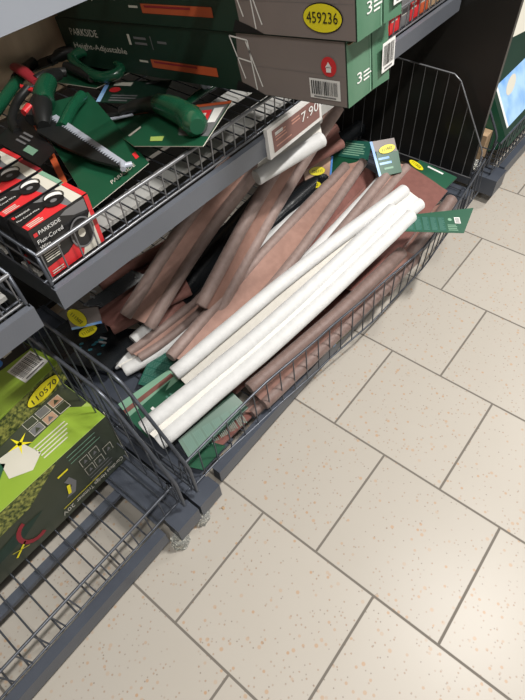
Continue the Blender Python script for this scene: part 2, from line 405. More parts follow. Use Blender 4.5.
wire_shelf(YL + 0.007, YR + 0.006, 'upper wire shelf carrying the saws and the long trestle boxes')
wire_shelf(YL - 1.2, YL - 0.034, 'upper wire shelf at the left picture edge, ending beside the welding wire boxes', right_side=True, left_side=False)
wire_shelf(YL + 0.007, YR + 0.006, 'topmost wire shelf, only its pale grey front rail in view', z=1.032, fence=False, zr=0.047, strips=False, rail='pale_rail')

# ------------------------------------------------------------------ price tag on the rail
t = thing('price_tag', (-0.335, 0.81, 0.62), 'white framed electronic price tag reading 7.90 on the shelf rail', 'price tag')
A = V((-0.3330, 0.7270, 0.6023)); B = V((-0.3330, 0.9104, 0.6065)); T = V((-0.3330, 0.7256, 0.6653))
u = (B - A).normalized(); n_ = V((1, 0, 0.12)).normalized(); vv = n_.cross(u).normalized(); wd = (B - A).length; ht = (T - A).length
fr = MB(); fr.para(A - n_ * 0.009, u * wd, vv * ht, n_ * 0.009, 'holder_white'); fr.build('frame', t, 0.002)
sc = MB(); F = Face(sc, A, u, vv, 0.0006)
F.rect(wd * 0.075, ht * 0.13, wd * 0.955, ht * 0.87, 'label_taupe', 1)
F.text('7.90', wd * 0.60, ht * 0.43, wd * 0.335, 'white_print', 3, height=ht * 0.32)
F.lines(wd * 0.12, ht * 0.68, wd * 0.25, 3, ht * 0.10, 'pink_print', 2, seed=4); F.rect(wd * 0.12, ht * 0.66, wd * 0.26, ht * 0.76, 'white_print', 2)
F.lines(wd * 0.42, ht * 0.70, wd * 0.17, 2, ht * 0.10, 'pink_print', 2, seed=5)
F.lines(wd * 0.12, ht * 0.28, wd * 0.30, 1, ht * 0.10, 'pink_print', 2, seed=6)
sc.build('screen', t)
c = MB(); c.para(A + u * wd * 0.93 - n_ * 0.008 + vv * ht * 0.05, u * 0.10, vv * 0.022, n_ * 0.004, 'light_sheet'); c.build('rail_clip', t)

# ------------------------------------------------------------------ long trestle boxes lying across the shelf
def trestle_box(o, upv, axv, dep, h, L, label, second=False):
    o = V(o); ax = V(axv).normalized(); up = V(upv).normalized(); dy = V((0, 1, 0))
    t = thing('trestle_box', o + ax * L * 0.5, label, 'box', 'long trestle boxes on the upper shelf')
    # long face towards -y: u runs from the wall end to the aisle end
    m = MB(); P0 = o + ax * L; u = -ax
    m.para(P0, u * L, dy * dep, up * h, 'dark_green_print', ['dark_green_print', 'dark_green_print', 'dark_green_print', 'dark_green_print', 'kraft', 'green_faded'])
    F = Face(m, P0, u, up)
    g0 = L * 0.708
    F.poly([(g0, 0.001), (L * 0.997, 0.001), (L * 0.997, h * 0.998), (g0 + 0.004, h * 0.998), (g0 - 0.004, h * 0.5)], 'taupe_print', 1)
    F.poly([(g0 - 0.02, 0.001), (g0 + 0.05, 0.001), (g0 + 0.02, h * 0.12), (g0 - 0.01, h * 0.2)], 'black_print', 2)
    # trestle picture
    a = g0 - 0.012
    for p, q in (((a, 0.95), (a + 0.022, 0.25)), ((a + 0.040, 0.90), (a + 0.046, 0.08)), ((a, 0.95), (a + 0.040, 0.90)), ((a + 0.010, 0.60), (a + 0.042, 0.55)), ((a + 0.036, 0.88), (a + 0.060, 0.15))):
        d = V((q[0] - p[0], (q[1] - p[1]) * h, 0)).normalized(); s_ = V((-d.y, d.x, 0)) * 0.0013
        F.poly([(p[0] - s_.x, p[1] * h - s_.y), (q[0] - s_.x, q[1] * h - s_.y), (q[0] + s_.x, q[1] * h + s_.y), (p[0] + s_.x, p[1] * h + s_.y)], 'white_print', 3)
    F.text('PARKSIDE', L * 0.055, h * 0.665, L * 0.130, 'cream_print', 2, height=h * 0.150)
    F.text('Height-Adjustable', L * 0.050, h * 0.395, L * 0.245, 'cream_print', 2, height=h * 0.120)
    F.rect(L * 0.318, h * 0.60, L * 0.328, h * 0.80, 'cream_print', 2); F.lines(L * 0.343, h * 0.72, L * 0.05, 2, h * 0.1, 'grey_print', 2, seed=2); F.rect(L * 0.410, h * 0.55, L * 0.413, h * 0.8, 'grey_print', 2); F.lines(L * 0.435, h * 0.68, L * 0.045, 1, h * 0.1, 'grey_print', 2)
    F.rect(L * 0.34, h * 0.28, L * 0.375, h * 0.32, 'cream_print', 2)
    F.rect(L * 0.388, h * 0.20, L * 0.630, h * 0.36, 'orange_print', 2); F.lines(L * 0.40, h * 0.30, L * 0.21, 1, h * 0.08, 'dark_red_print', 3)
    F.rect(L * 0.72, h * 0.488, L * 0.995, h * 0.492, 'grey_print', 2)
    # end face
    E = Face(m, P0 + u * L, dy, up)
    E.text('3', dep * 0.22, h * 0.28, dep * 0.12, 'white_print', 2, height=h * 0.17); E.lines(dep * 0.38, h * 0.38, dep * 0.2, 3, h * 0.06, 'white_print', 2, seed=8)
    E.rect(dep * 0.55, 0.002, dep * 0.57, h * 0.95, 'mint_print', 1)
    bx = m.build('carton', t, 0.0015)
    if not second:
        k = MB(); K = Face(k, P0, u, up, 0.0009); K.disc(L * 0.957, h * 0.62, 0.0145, 0.0150, 'red_print', 2); K.rect(L * 0.951, h * 0.54, L * 0.963, h * 0.62, 'white_print', 3); K.poly([(L * 0.949, h * 0.61), (L * 0.965, h * 0.61), (L * 0.957, h * 0.70)], 'white_print', 3); k.build('logo_sticker', t)
        k = MB(); K = Face(k, P0, u, up, 0.0009); K.barcode(L * 0.905, h * 0.10, 0.060, h * 0.32, 2, 5); k.build('barcode_label', t)
    else:
        k = MB(); K = Face(k, P0, u, up, 0.0009); K.disc(L * 0.925, h * 0.30, 0.036, 0.0205, 'black_print', 2); K.disc(L * 0.925, h * 0.30, 0.0345, 0.0190, 'yellow_print', 3); K.text('459236', L * 0.925 - 0.028, h * 0.235, 0.056, 'black_print', 4, height=0.0155)
        s_ = k.build('number_sticker', t); s_['label'] = 'yellow oval sticker reading 459236'
    # tape and a loose label hanging off the end
    k = MB(); e = P0 + u * L
    k.poly([e + dy * dep * 0.60 + up * h * 1.0 + u * 0.001, e + dy * dep * 1.02 + up * h * 1.0 + u * 0.001, e + dy * dep * 1.0 + up * h * 0.02 + u * 0.006, e + dy * dep * 0.60 + up * h * 0.02 + u * 0.002], 'green_faded')
    k.build('end_flap', t)
    k = MB(); K = Face(k, e + u * 0.008 + dy * dep * 0.74 + up * h * 0.22, dy + V((0, 0, 0.0)), up + u * 0.05, 0.0006); K.barcode(0, 0, dep * 0.34, h * 0.46, 2, 9); k.build('label', t)['label'] = 'white barcode label'
    k = MB(); k.slab([e + dy * 0.002 - u * 0.02 + up * h * 1.001, e + dy * 0.002 + u * 0.004 + up * (h * 0.96), e + dy * dep * 0.5 + u * 0.006 + up * (h * 0.97), e + dy * dep * 0.5 - u * 0.02 + up * h * 1.001], up, 0.001, 'kraft')
    k.build('torn_flap', t)
    return t
UP = (-0.145, 0, 0.989); AX = (-0.989, 0.0, -0.145)
trestle_box((-0.147, 0.704, 0.775), UP, AX, 0.118, 0.099, 0.775, 'long dark green trestle box with red round logo, lower of the two')
trestle_box(tuple(V((-0.147, 0.704, 0.775)) + V(UP) * 0.1015 + V((0.022, -0.004, 0.003))), UP, AX, 0.118, 0.099, 0.775, 'long dark green trestle box with yellow 459236 sticker, lying on the other', True)

# ------------------------------------------------------------------ welding wire boxes in a row on the upper shelf
def wire_box(i, x, yo, lean, tone, label):
    D, Wd, H = 0.0525, 0.109, 0.091; z0 = 0.6515
    o = V((x, 0.217 + yo, z0)); X = V((0, 1, 0)); Z = V((-lean, 0, 1)).normalized(); Yv = V((-1, 0, -lean)).normalized()
    t = thing('welding_wire_box', o + X * Wd * 0.5 + Yv * D * 0.5, label, 'box', 'red and black welding wire boxes')
    m = MB(); m.para(o, X * Wd, Yv * D, Z * H, 'black_print', ['black_print', 'black_print', 'black_print', 'black_print', 'black_print', tone])
    Fr = Face(m, o, X, Z); W = Wd
    Fr.poly([(0, 0.0008), (W * 0.93, 0.0008), (W * 0.93, H * 0.30), (W * 0.80, H * 0.52), (W * 0.40, H * 0.25), (0, H * 0.22)], 'red_print', 1)
    Fr.poly([(W * 0.60, 0.001), (W * 0.93, 0.001), (W * 0.93, H * 0.70), (W * 0.78, H * 0.45)], 'cream_print', 2)
    Fr.rect(W * 0.93, 0.0008, W * 0.999, H * 0.999, tone, 2)
    Fr.poly([(W * 0.50, H * 0.93), (W * 0.60, H * 0.97), (W * 0.92, H * 0.97), (W * 0.92, H * 0.75), (W * 0.7, H * 0.8)], 'grey_print', 1)
    Fr.disc(W * 0.70, H * 0.44, W * 0.19, H * 0.30, 'black_print', 3); Fr.ring(W * 0.71, H * 0.44, W * 0.20, H * 0.30, 0.003, 'grey_print', 4); Fr.disc(W * 0.70, H * 0.44, W * 0.06, H * 0.09, 'cream_print', 4)
    Fr.rect(W * 0.04, H * 0.845, W * 0.10, H * 0.915, 'red_print', 2); Fr.text('PARKSIDE', W * 0.12, H * 0.85, W * 0.36, 'white_print', 2)
    Fr.text('Flux-Cored', W * 0.05, H * 0.70, W * 0.42, 'white_print', 2); Fr.text('Wire', W * 0.05, H * 0.59, W * 0.17, 'white_print', 2)
    Fr.lines(W * 0.05, H * 0.50, W * 0.30, 5, H * 0.045, 'cream_print', 2, seed=i); Fr.lines(W * 0.05, H * 0.10, W * 0.24, 2, H * 0.045, 'cream_print', 3, seed=i + 9)
    Tp = Face(m, o + Z * H, X, Yv)
    Tp.poly([(0.001, D * 0.02), (W * 0.66, D * 0.02), (W * 0.60, D * 0.60), (W * 0.38, D * 0.42), (0.001, D * 0.30)], 'red_print', 1)
    Tp.poly([(W * 0.66, D * 0.02), (W * 0.92, D * 0.02), (W * 0.92, D * 0.98), (W * 0.42, D * 0.98), (W * 0.60, D * 0.6)], 'grey_print', 1)
    Tp.poly([(W * 0.74, D * 0.02), (W * 0.92, D * 0.02), (W * 0.92, D * 0.98), (W * 0.80, D * 0.98)], 'cream_print', 2)
    Tp.rect(W * 0.92, D * 0.01, W * 0.999, D * 0.99, tone, 3)
    Tp.disc(W * 0.62, D * 0.52, W * 0.155, D * 0.27, 'black_print', 4, 0.0); Tp.disc(W * 0.66, D * 0.66, W * 0.13, D * 0.22, 'white_print', 5); Tp.disc(W * 0.61, D * 0.48, W * 0.155, D * 0.25, 'black_print', 6); Tp.disc(W * 0.61, D * 0.48, W * 0.05, D * 0.08, 'grey_print', 7); Tp.ring(W * 0.67, D * 0.66, W * 0.155, D * 0.28, 0.0022, 'black_print', 6)
    Tp.rect(W * 0.03, D * 0.76, W * 0.07, D * 0.88, 'red_print', 2); Tp.text('PARKSIDE', W * 0.085, D * 0.76, W * 0.22, 'white_print', 2); Tp.text('Flux-Cored Wire', W * 0.03, D * 0.55, W * 0.36, 'white_print', 2)
    Tp.lines(W * 0.06, D * 0.22, W * 0.28, 3, D * 0.075, 'cream_print', 2, seed=i + 3)
    m.build('carton', t, 0.0008)
for i, (x, yo, lean, tone, lab) in enumerate((
    (-0.3695, 0.0, 0.02, 'red_print', 'black and red welding wire box, frontmost, red edge, against the wire fence'),
    (-0.4255, -0.002, 0.03, 'mint_print', 'black and red welding wire box with mint green edge, second from the front'),
    (-0.4815, 0.000, 0.03, 'dark_red_print', 'dim welding wire box with dark red edge, third from the front'),
    (-0.5375, 0.002, 0.03, 'red_print', 'welding wire box at the left picture edge, farthest back in the row'))):
    wire_box(i, x, yo, lean, tone, lab)

# ------------------------------------------------------------------ draught excluders: two fabric-covered foam rolls joined by a fabric web
def smooth_path(p, n=14):
    p = [V(q) for q in p]
    if len(p) == 2: return [p[0].lerp(p[1], i / n) for i in range(n + 1)]
    out = []
    for i in range(len(p) - 1):
        a, b, c, d = p[max(i - 1, 0)], p[i], p[i + 1], p[min(i + 2, len(p) - 1)]
        for k in range(n // 2):
            t = k / (n // 2)
            out.append(0.5 * ((2 * b) + (c - a) * t + (2 * a - 5 * b + 4 * c - d) * t * t + (3 * b - a - 3 * c + d) * t ** 3))
    out.append(p[-1]); return out
def roll_mesh(path, r, mat, seed):
    m = MB(); n = len(path) - 1; d = (path[-1] - path[0]).normalized(); rr = random.Random(seed)
    pts = []; rs = []
    for i, p in enumerate(path):
        wob = noise.noise_vector(p * 9 + V((seed * 3.7, 0, 0))) * 0.0016
        pts.append(p + wob); rs.append(r * (1 + 0.05 * noise.noise(p * 22 + V((seed, 0, 0)))))
    t0 = (pts[1] - pts[0]).normalized(); t1 = (pts[-1] - pts[-2]).normalized()
    pts = [pts[0], pts[0] + t0 * r * 0.12] + pts[1:-1] + [pts[-1] - t1 * r * 0.12, pts[-1]]
    rs = [r * 0.90, r] + rs[1:-1] + [r, r * 0.90]
    m.tube(pts, rs, mat, 18, flat=0.94)
    return m
def web_mesh(pa, pb, mat, th=0.0022, lift=0.0, e0=0.0, e1=0.0, sag=0.006, seed=0, over=0.0):
    """ruled cloth between the two rolls, slightly rippled"""
    m = MB(); nu = max(len(pa), len(pb)) ; nv = 6
    def samp(p, t):
        x = t * (len(p) - 1); i = min(int(x), len(p) - 2)
        return p[i].lerp(p[i + 1], x - i)
    top = []; 
    for i in range(nu):
        t = -e0 + (1 + e0 + e1) * i / (nu - 1)
        a, b = samp(pa, min(max(t, 0), 1)), samp(pb, min(max(t, 0), 1))
        ex = t - min(max(t, 0), 1)
        da = (pa[-1] - pa[0]) * ex; db = (pb[-1] - pb[0]) * ex
        a = a + da; b = b + db
        for j in range(nv + 1):
            s = -over + (1 + 2 * over) * j / nv
            p = a.lerp(b, s); p.z += lift - sag * math.sin(math.pi * min(1, max(0, s))) + 0.004 * noise.noise(p * 14 + V((seed, seed, 0)))
            top.append(p)
    nvv = nv + 1; fs = []
    for i in range(nu - 1):
        for j in range(nv): fs.append((i * nvv + j, i * nvv + j + 1, (i + 1) * nvv + j + 1, (i + 1) * nvv + j))
    nrm = (top[nvv] - top[0]).cross(top[nv] - top[0])
    dz = V((0, 0, -th)); k = len(top)
    if nrm.z < 0: fs = [tuple(reversed(f)) for f in fs]
    m.add(top, fs, mat, True); m.add([p + dz for p in top], [tuple(reversed(f)) for f in fs], mat, True)
    edge = [j for j in range(nvv)] + [i * nvv + nv for i in range(1, nu)] + [(nu - 1) * nvv + j for j in range(nv - 1, -1, -1)] + [i * nvv for i in range(nu - 2, 0, -1)]
    al = top + [p + dz for p in top]
    m.add(al, [(edge[q], edge[(q + 1) % len(edge)], edge[(q + 1) % len(edge)] + k, edge[q] + k) for q in range(len(edge))], mat)
    return m
EXN = [0]
def excluder(a, b, kind, label, r=0.0195, group='draught excluders in the bin', **kw):
    EXN[0] += 1; i = EXN[0]
    pa, pb = smooth_path(a), smooth_path(b)
    t = thing('draught_excluder', (pa[0] + pb[0]) / 2, label, 'draught excluder', group)
    rb = kw.pop('rb', r)
    roll_mesh(pa, r, kind + '_roll', i * 2).build('foam_roll', t); roll_mesh(pb, rb, kind + '_roll', i * 2 + 1).build('foam_roll', t)
    kw.setdefault('lift', r * 0.6); kw.setdefault('sag', 0.002 if kind == 'white' else 0.004)
    web_mesh(pa, pb, kind + '_web', seed=i, **kw).build('fabric_web', t)
    return t

# white pair lying across the top
excluder([(-0.3215, 0.2302, 0.2050), (-0.2335, 0.6480, 0.2830), (-0.2006, 1.0754, 0.3200)], [(-0.2790, 0.2323, 0.1850), (-0.1954, 0.6607, 0.2680), (-0.1545, 1.0926, 0.3100)], 'white',
         'white draught excluder on top of the heap, nearest the front wires, reaching the left divider', r=0.0188)
excluder([(-0.3641, 0.3745, 0.2150), (-0.2991, 0.7527, 0.2750), (-0.2251, 1.1861, 0.3050)], [(-0.3295, 0.3863, 0.1550), (-0.2538, 0.7700, 0.2150), (-0.1791, 1.2003, 0.2720)], 'white',
         'white draught excluder partly under the topmost white one, its lower end in mid heap', r=0.0188)
# front brown ones against the wire fence
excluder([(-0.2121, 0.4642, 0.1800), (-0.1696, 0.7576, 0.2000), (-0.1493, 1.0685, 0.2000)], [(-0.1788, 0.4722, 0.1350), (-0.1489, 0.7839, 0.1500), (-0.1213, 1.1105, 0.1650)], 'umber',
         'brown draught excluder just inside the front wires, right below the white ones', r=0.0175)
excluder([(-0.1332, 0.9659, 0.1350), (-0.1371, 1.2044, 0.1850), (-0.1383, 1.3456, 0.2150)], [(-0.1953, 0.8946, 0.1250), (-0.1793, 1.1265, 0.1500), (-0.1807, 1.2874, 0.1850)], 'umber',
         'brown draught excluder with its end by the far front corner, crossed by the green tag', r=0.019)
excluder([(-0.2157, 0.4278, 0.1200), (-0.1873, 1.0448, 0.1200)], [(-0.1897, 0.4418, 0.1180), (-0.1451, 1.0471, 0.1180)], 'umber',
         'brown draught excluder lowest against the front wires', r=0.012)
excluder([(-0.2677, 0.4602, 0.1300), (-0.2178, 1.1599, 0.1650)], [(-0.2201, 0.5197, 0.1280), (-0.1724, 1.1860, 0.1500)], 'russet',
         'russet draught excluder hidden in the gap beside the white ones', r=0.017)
# russet flat end by the far corner
excluder([(-0.2468, 0.8573, 0.1650), (-0.2756, 1.2324, 0.2000)], [(-0.1732, 0.8852, 0.1550), (-0.1825, 1.2263, 0.1900)], 'russet',
         'russet draught excluder whose flat cloth end spreads beyond the white rolls', r=0.015, e1=0.42, lift=0.022, over=0.22, sag=0.0)
# middle of the heap
excluder([(-0.4141, 0.4091, 0.2050), (-0.4393, 0.8034, 0.2350), (-0.4626, 1.2575, 0.2550)], [(-0.3646, 0.4354, 0.1750), (-0.3627, 0.8019, 0.2150), (-0.4418, 1.3265, 0.2400)], 'brown',
         'brown draught excluder in mid heap running up beside the white ones', r=0.0155)
excluder([(-0.3881, 0.5853, 0.1350), (-0.4032, 0.9322, 0.1750), (-0.4420, 1.3419, 0.1950)], [(-0.3414, 0.6550, 0.1300), (-0.3919, 1.0086, 0.1650), (-0.4048, 1.3451, 0.1850)], 'russet',
         'russet draught excluder with flat cloth showing between the brown rolls and the thin white strip', r=0.014, lift=0.0175, over=0.16, sag=-0.003)
excluder([(-0.3558, 0.6336, 0.1650), (-0.3568, 1.2930, 0.2220)], [(-0.2711, 0.6876, 0.1400), (-0.3114, 1.3697, 0.2000)], 'white',
         'white draught excluder nearly buried, a thin strip and one end showing', r=0.016)
excluder([(-0.3062, 0.6915, 0.1850), (-0.3228, 0.9651, 0.2150), (-0.3499, 1.3666, 0.2450)], [(-0.2731, 0.7622, 0.1750), (-0.3062, 1.0552, 0.2050), (-0.3173, 1.3877, 0.2350)], 'brown',
         'brown draught excluder emerging above the white ones, both ends side by side', r=0.0155)
# the steep ones leaning under the upper shelf
excluder([(-0.4283, 0.5441, 0.2600), (-0.4546, 0.8187, 0.4000), (-0.4595, 1.0821, 0.5300)], [(-0.4165, 0.5889, 0.2050), (-0.4415, 0.9142, 0.3700), (-0.4143, 1.1113, 0.5250)], 'brown',
         'brown draught excluder leaning steeply up past the price tag', r=0.0165, sag=0.010)
excluder([(-0.5608, 0.4119, 0.2550), (-0.5571, 0.6137, 0.3650), (-0.5424, 0.8160, 0.4800)], [(-0.5099, 0.4364, 0.2250), (-0.5139, 0.6733, 0.3450), (-0.4551, 0.8463, 0.4900)], 'brown',
         'brown draught excluder leaning up under the left half of the shelf rail', r=0.0165)
excluder([(-0.5278, 0.4714, 0.1750), (-0.5380, 0.7199, 0.2150)], [(-0.4801, 0.5290, 0.1450), (-0.5018, 0.7582, 0.1750)], 'russet',
         'russet draught excluder tucked under the two leaning brown ones', r=0.020, lift=0.012)
excluder([(-0.5489, 0.4017, 0.1750), (-0.5323, 0.7075, 0.2050)], [(-0.5085, 0.4204, 0.1400), (-0.5074, 0.7369, 0.1650)], 'white',
         'white draught excluder with one short end showing below the leaning brown ones', r=0.017)
excluder([(-0.5383, 0.3746, 0.1650), (-0.5148, 0.4673, 0.1800), (-0.4995, 0.6679, 0.1900)], [(-0.5106, 0.3805, 0.1550), (-0.4859, 0.4787, 0.1650), (-0.4771, 0.6692, 0.1750)], 'brown',
         'thin brown draught excluder lying on the two white ends at the left', r=0.012)
excluder([(-0.5661, 0.3339, 0.1350), (-0.5178, 0.4620, 0.1500), (-0.4939, 0.6038, 0.1650)], [(-0.5298, 0.3376, 0.1300), (-0.4874, 0.4600, 0.1450), (-0.4654, 0.6120, 0.1600)], 'white',
         'white draught excluder with both ends showing lowest at the left', r=0.0175)
# under the shelf, deeper in
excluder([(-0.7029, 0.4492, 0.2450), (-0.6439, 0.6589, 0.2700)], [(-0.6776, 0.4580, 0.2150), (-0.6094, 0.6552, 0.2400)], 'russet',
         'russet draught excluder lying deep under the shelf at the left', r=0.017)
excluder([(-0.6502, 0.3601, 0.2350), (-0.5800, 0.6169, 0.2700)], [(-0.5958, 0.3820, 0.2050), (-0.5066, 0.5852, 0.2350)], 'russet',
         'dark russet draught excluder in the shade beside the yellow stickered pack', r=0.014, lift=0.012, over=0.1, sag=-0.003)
excluder([(-0.4038, 0.7579, 0.5150), (-0.3535, 0.9456, 0.5350)], [(-0.4421, 0.8294, 0.5350), (-0.3951, 0.9875, 0.5600)], 'white',
         'white draught excluder poking out right below the price tag', r=0.019)
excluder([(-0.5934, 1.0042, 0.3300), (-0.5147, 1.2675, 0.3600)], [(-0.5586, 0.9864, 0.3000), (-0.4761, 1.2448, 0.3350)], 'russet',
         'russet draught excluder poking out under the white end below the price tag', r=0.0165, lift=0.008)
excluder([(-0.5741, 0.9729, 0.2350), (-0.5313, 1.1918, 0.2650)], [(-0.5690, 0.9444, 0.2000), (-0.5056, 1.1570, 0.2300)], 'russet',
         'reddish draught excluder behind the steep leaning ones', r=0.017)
excluder([(-0.4959, 0.8072, 0.1950), (-0.4785, 1.0663, 0.2150)], [(-0.4624, 0.7994, 0.1650), (-0.4480, 1.0880, 0.1850)], 'white',
         'white draught excluder showing a sliver between the leaning and the middle brown ones', r=0.015)

# ------------------------------------------------------------------ cards, tags and packs in the bin
def card(name, pts, mat, label, cat, group=None, th=0.0012, curve=0.0, extra=None, up=(0.3, 0, 1), parent_prints=True):
    """thin card given by its corners bl, br, tr, tl; curve bows it along its length"""
    p = [V(q) for q in pts]
    c = sum(p, V((0, 0, 0))) / 4
    t = thing(name, c, label, cat, group)
    n = (p[1] - p[0]).cross(p[3] - p[0]).normalized()
    p = [q - n * (q - p[0]).dot(n) for q in p]
    m = MB()
    if curve:
        N = 10; L, Rr = [], []
        for i in range(N + 1):
            k = i / N; d = n * curve * math.sin(math.pi * k)
            L.append(p[0].lerp(p[1], k) + d); Rr.append(p[3].lerp(p[2], k) + d)
        for i in range(N):
            m.slab([L[i], L[i + 1], Rr[i + 1], Rr[i]], n, th, mat)
    else: m.slab(p, n, th, mat)
    F = Face(m, p[0], p[1] - p[0], p[3] - p[0], 0.0005); F.v = n.cross(F.u).normalized(); F.n = n
    if extra: extra(F, (p[1] - p[0]).length, (p[3] - p[0]).dot(F.v))
    m.build('printed_card', t)
    return t
def curved_lines(p, n, rows, mat, curve):
    pass
# long green tag across the far front corner
def tag_print(F, w_, h):
    for i in range(6):
        x = w_ * (0.06 + 0.118 * i); F.rect(x, h * 0.08, x + w_ * 0.098, h * 0.92, 'teal_card', 1)
        for k in range(12): F.rect(x + 0.001, h * (0.12 + 0.065 * k), x + w_ * random.Random(i * 9 + k).uniform(0.06, 0.096), h * (0.147 + 0.065 * k), 'tag_text', 2)
    F.rect(w_ * 0.90, h * 0.56, w_ * 0.985, h * 0.93, 'white_print', 2); 
    for k in range(6): F.rect(w_ * 0.91, h * (0.60 + 0.05 * k), w_ * 0.975, h * (0.62 + 0.05 * k), 'black_print', 3)
    F.disc(w_ * 0.83, h * 0.78, w_ * 0.03, h * 0.09, 'mint_print', 2); F.lines(w_ * 0.78, h * 0.42, w_ * 0.16, 4, h * 0.1, 'mint_print', 2)
card('hang_tag', [(-0.1600, 1.0235, 0.3000), (-0.0189, 1.1357, 0.2850), (-0.0413, 1.2350, 0.2900), (-0.1644, 1.0935, 0.3050)], 'green_print', 'long green hang tag with white text sticking out over the front wires', 'tag', extra=tag_print)
def text_card(F, w_, h):
    r = random.Random(3)
    for i in range(6):
        for k in range(5):
            x = w_ * 0.06
            while x < w_ * 0.9:
                q = w_ * r.uniform(0.03, 0.10); F.rect(x, h * (0.06 + 0.155 * i + 0.026 * k), min(x + q, w_ * 0.93), h * (0.072 + 0.155 * i + 0.026 * k), 'tag_text', 2); x += q + w_ * 0.02
card('hang_tag', [(-0.2683, 0.2730, 0.1500), (-0.2220, 0.2590, 0.1280), (-0.1984, 0.4396, 0.1400), (-0.2464, 0.4402, 0.1650)], 'green_print', 'wide green text tag beneath the topmost white excluder at the front wires', 'tag', extra=text_card)
card('hang_tag', [(-0.2218, 0.2442, 0.1220), (-0.1860, 0.2616, 0.1180), (-0.1838, 0.3386, 0.1180), (-0.2308, 0.3187, 0.1240)], 'card_green', 'small dark green tag low in the front left corner of the bin', 'tag')
card('hang_tag', [(-0.4740, 0.3330, 0.1250), (-0.4024, 0.3605, 0.1200), (-0.4323, 0.4849, 0.1400), (-0.5190, 0.4645, 0.1550)], 'teal_card', 'teal text tag right of the two white ends', 'tag', extra=text_card)
def head_card(F, w_, h):
    F.poly([(0, h * 0.75), (w_, h * 0.72), (w_, h * 0.99), (0, h * 0.99)], 'mint_print', 1)
    F.poly([(0, h * 0.64), (w_, h * 0.60), (w_, h * 0.73), (0, h * 0.76)], 'pink_print', 2)
    F.rect(w_ * 0.30, h * 0.22, w_ * 0.36, h * 0.48, 'white_print', 2); F.rect(w_ * 0.26, h * 0.22, w_ * 0.40, h * 0.25, 'white_print', 2)
    F.lines(w_ * 0.48, h * 0.40, w_ * 0.30, 2, h * 0.14, 'white_print', 2, seed=2)
card('header_card', [(-0.4140, 0.2468, 0.1350), (-0.3417, 0.2408, 0.1250), (-0.3246, 0.4196, 0.1500), (-0.3949, 0.4194, 0.1550)], 'green_print', 'green header card with white print below the white excluders at the left', 'card', extra=lambda F, w_, h: (F.rect(w_ * 0.30, h * 0.30, w_ * 0.62, h * 0.345, 'white_print', 2), F.rect(w_ * 0.55, h * 0.28, w_ * 0.62, h * 0.365, 'white_print', 2), F.ring(w_ * 0.60, h * 0.52, 0.007, 0.005, 0.0016, 'white_print', 2), F.lines(w_ * 0.35, h * 0.62, w_ * 0.25, 2, h * 0.06, 'tag_text', 2)))
card('header_card', [(-0.4613, 0.2582, 0.1380), (-0.4060, 0.2482, 0.1320), (-0.3812, 0.4111, 0.1500), (-0.4234, 0.3982, 0.1550)], 'mint_print', 'pale green header card with a red stripe behind the darker green one', 'card', extra=lambda F, w_, h: F.poly([(w_ * 0.40, 0), (w_ * 0.62, 0), (w_ * 0.62, h), (w_ * 0.40, h)], 'russet_web', 1))
b = MB(); b.slab([(-0.2188, 0.2587, 0.1120), (-0.1986, 0.2741, 0.1120), (-0.1887, 0.4400, 0.1120), (-0.2257, 0.4390, 0.1140)], (0, 0, 1), 0.006, 'russet_web'); tag(b.build('folded_cloth'), 'folded russet cloth strip low behind the front wires', 'cloth')
b = MB(); pc = V((-0.150, 0.735, 0.108)); b.para(pc, (0.006, 0.085, 0), (-0.004, 0, 0), (-0.02, 0, 0.075), 'grass_photo')
F = Face(b, pc, (0.006, 0.085, 0), (-0.02, 0, 0.075)); F.poly([(0, 0), (0.012, 0), (0.010, 0.07), (0, 0.07)], 'blue_photo', 1); F.poly([(0.02, 0.03), (0.08, 0.045), (0.08, 0.07), (0.02, 0.06)], 'yellow_print', 1); F.rect(0.03, 0.008, 0.07, 0.025, 'cream_print', 1)
tag(b.build('photo_card'), 'small picture card with yellow and blue pressed against the front wires', 'card')

# packs with yellow oval stickers
def pack(name, pts, th, mat, label, sticker=None, edge=None, extra=None, cat='pack', group='stickered packs in the bin', up=(0.25, 0, 1)):
    p = [V(q) for q in pts]; c = sum(p, V((0, 0, 0))) / len(p)
    t = thing(name, c, label, cat, group)
    n = (p[1] - p[0]).cross(p[-1] - p[0]).normalized()
    if n.dot(V((0.28, -0.03, 1.22)) - c) < 0: n = -n
    p = [q - n * (q - p[0]).dot(n) for q in p]
    m = MB(); m.slab(p, n, th, mat)
    u = (p[1] - p[0]).normalized(); v = n.cross(u)
    F = Face(m, p[0], u, v, 0.0006)
    if edge: F.poly([(0, 0), ((p[1] - p[0]).length, 0), ((p[1] - p[0]).length, 0.006), (0, 0.006)], edge, 2)
    if extra: extra(F, (p[1] - p[0]).length, abs((p[-1] - p[0]).dot(v)))
    m.build('wrapper', t, 0.0015)
    if sticker:
        s_ = MB(); sc_, ra, rb, ang = sticker; sc_ = V(sc_); sc_ = sc_ - n * (sc_ - p[0]).dot(n)
        K = Face(s_, sc_, u, v, 0.0012); K.disc(0, 0, ra + 0.001, rb + 0.001, 'black_print', 1, ang); K.disc(0, 0, ra, rb, 'yellow_print', 2, ang)
        K.text('111502', -ra * 0.62 * math.cos(ang) + rb * 0.3 * math.sin(ang), -ra * 0.62 * math.sin(ang) - rb * 0.3 * math.cos(ang), ra * 1.25, 'black_print', 3, ang)
        s_.build('number_sticker', t)['label'] = 'yellow oval number sticker'
    return t
pack('product_pack', [(-0.4676, 1.1822, 0.2450), (-0.4892, 1.2197, 0.3000), (-0.5454, 1.1362, 0.3000), (-0.5129, 1.1134, 0.2450)], 0.010, 'skin_photo', 'picture pack with blue edge and yellow oval sticker below the price tag', ((-0.5052, 1.1592, 0.2750), 0.026, 0.0125, 1.75), 'blue_print')
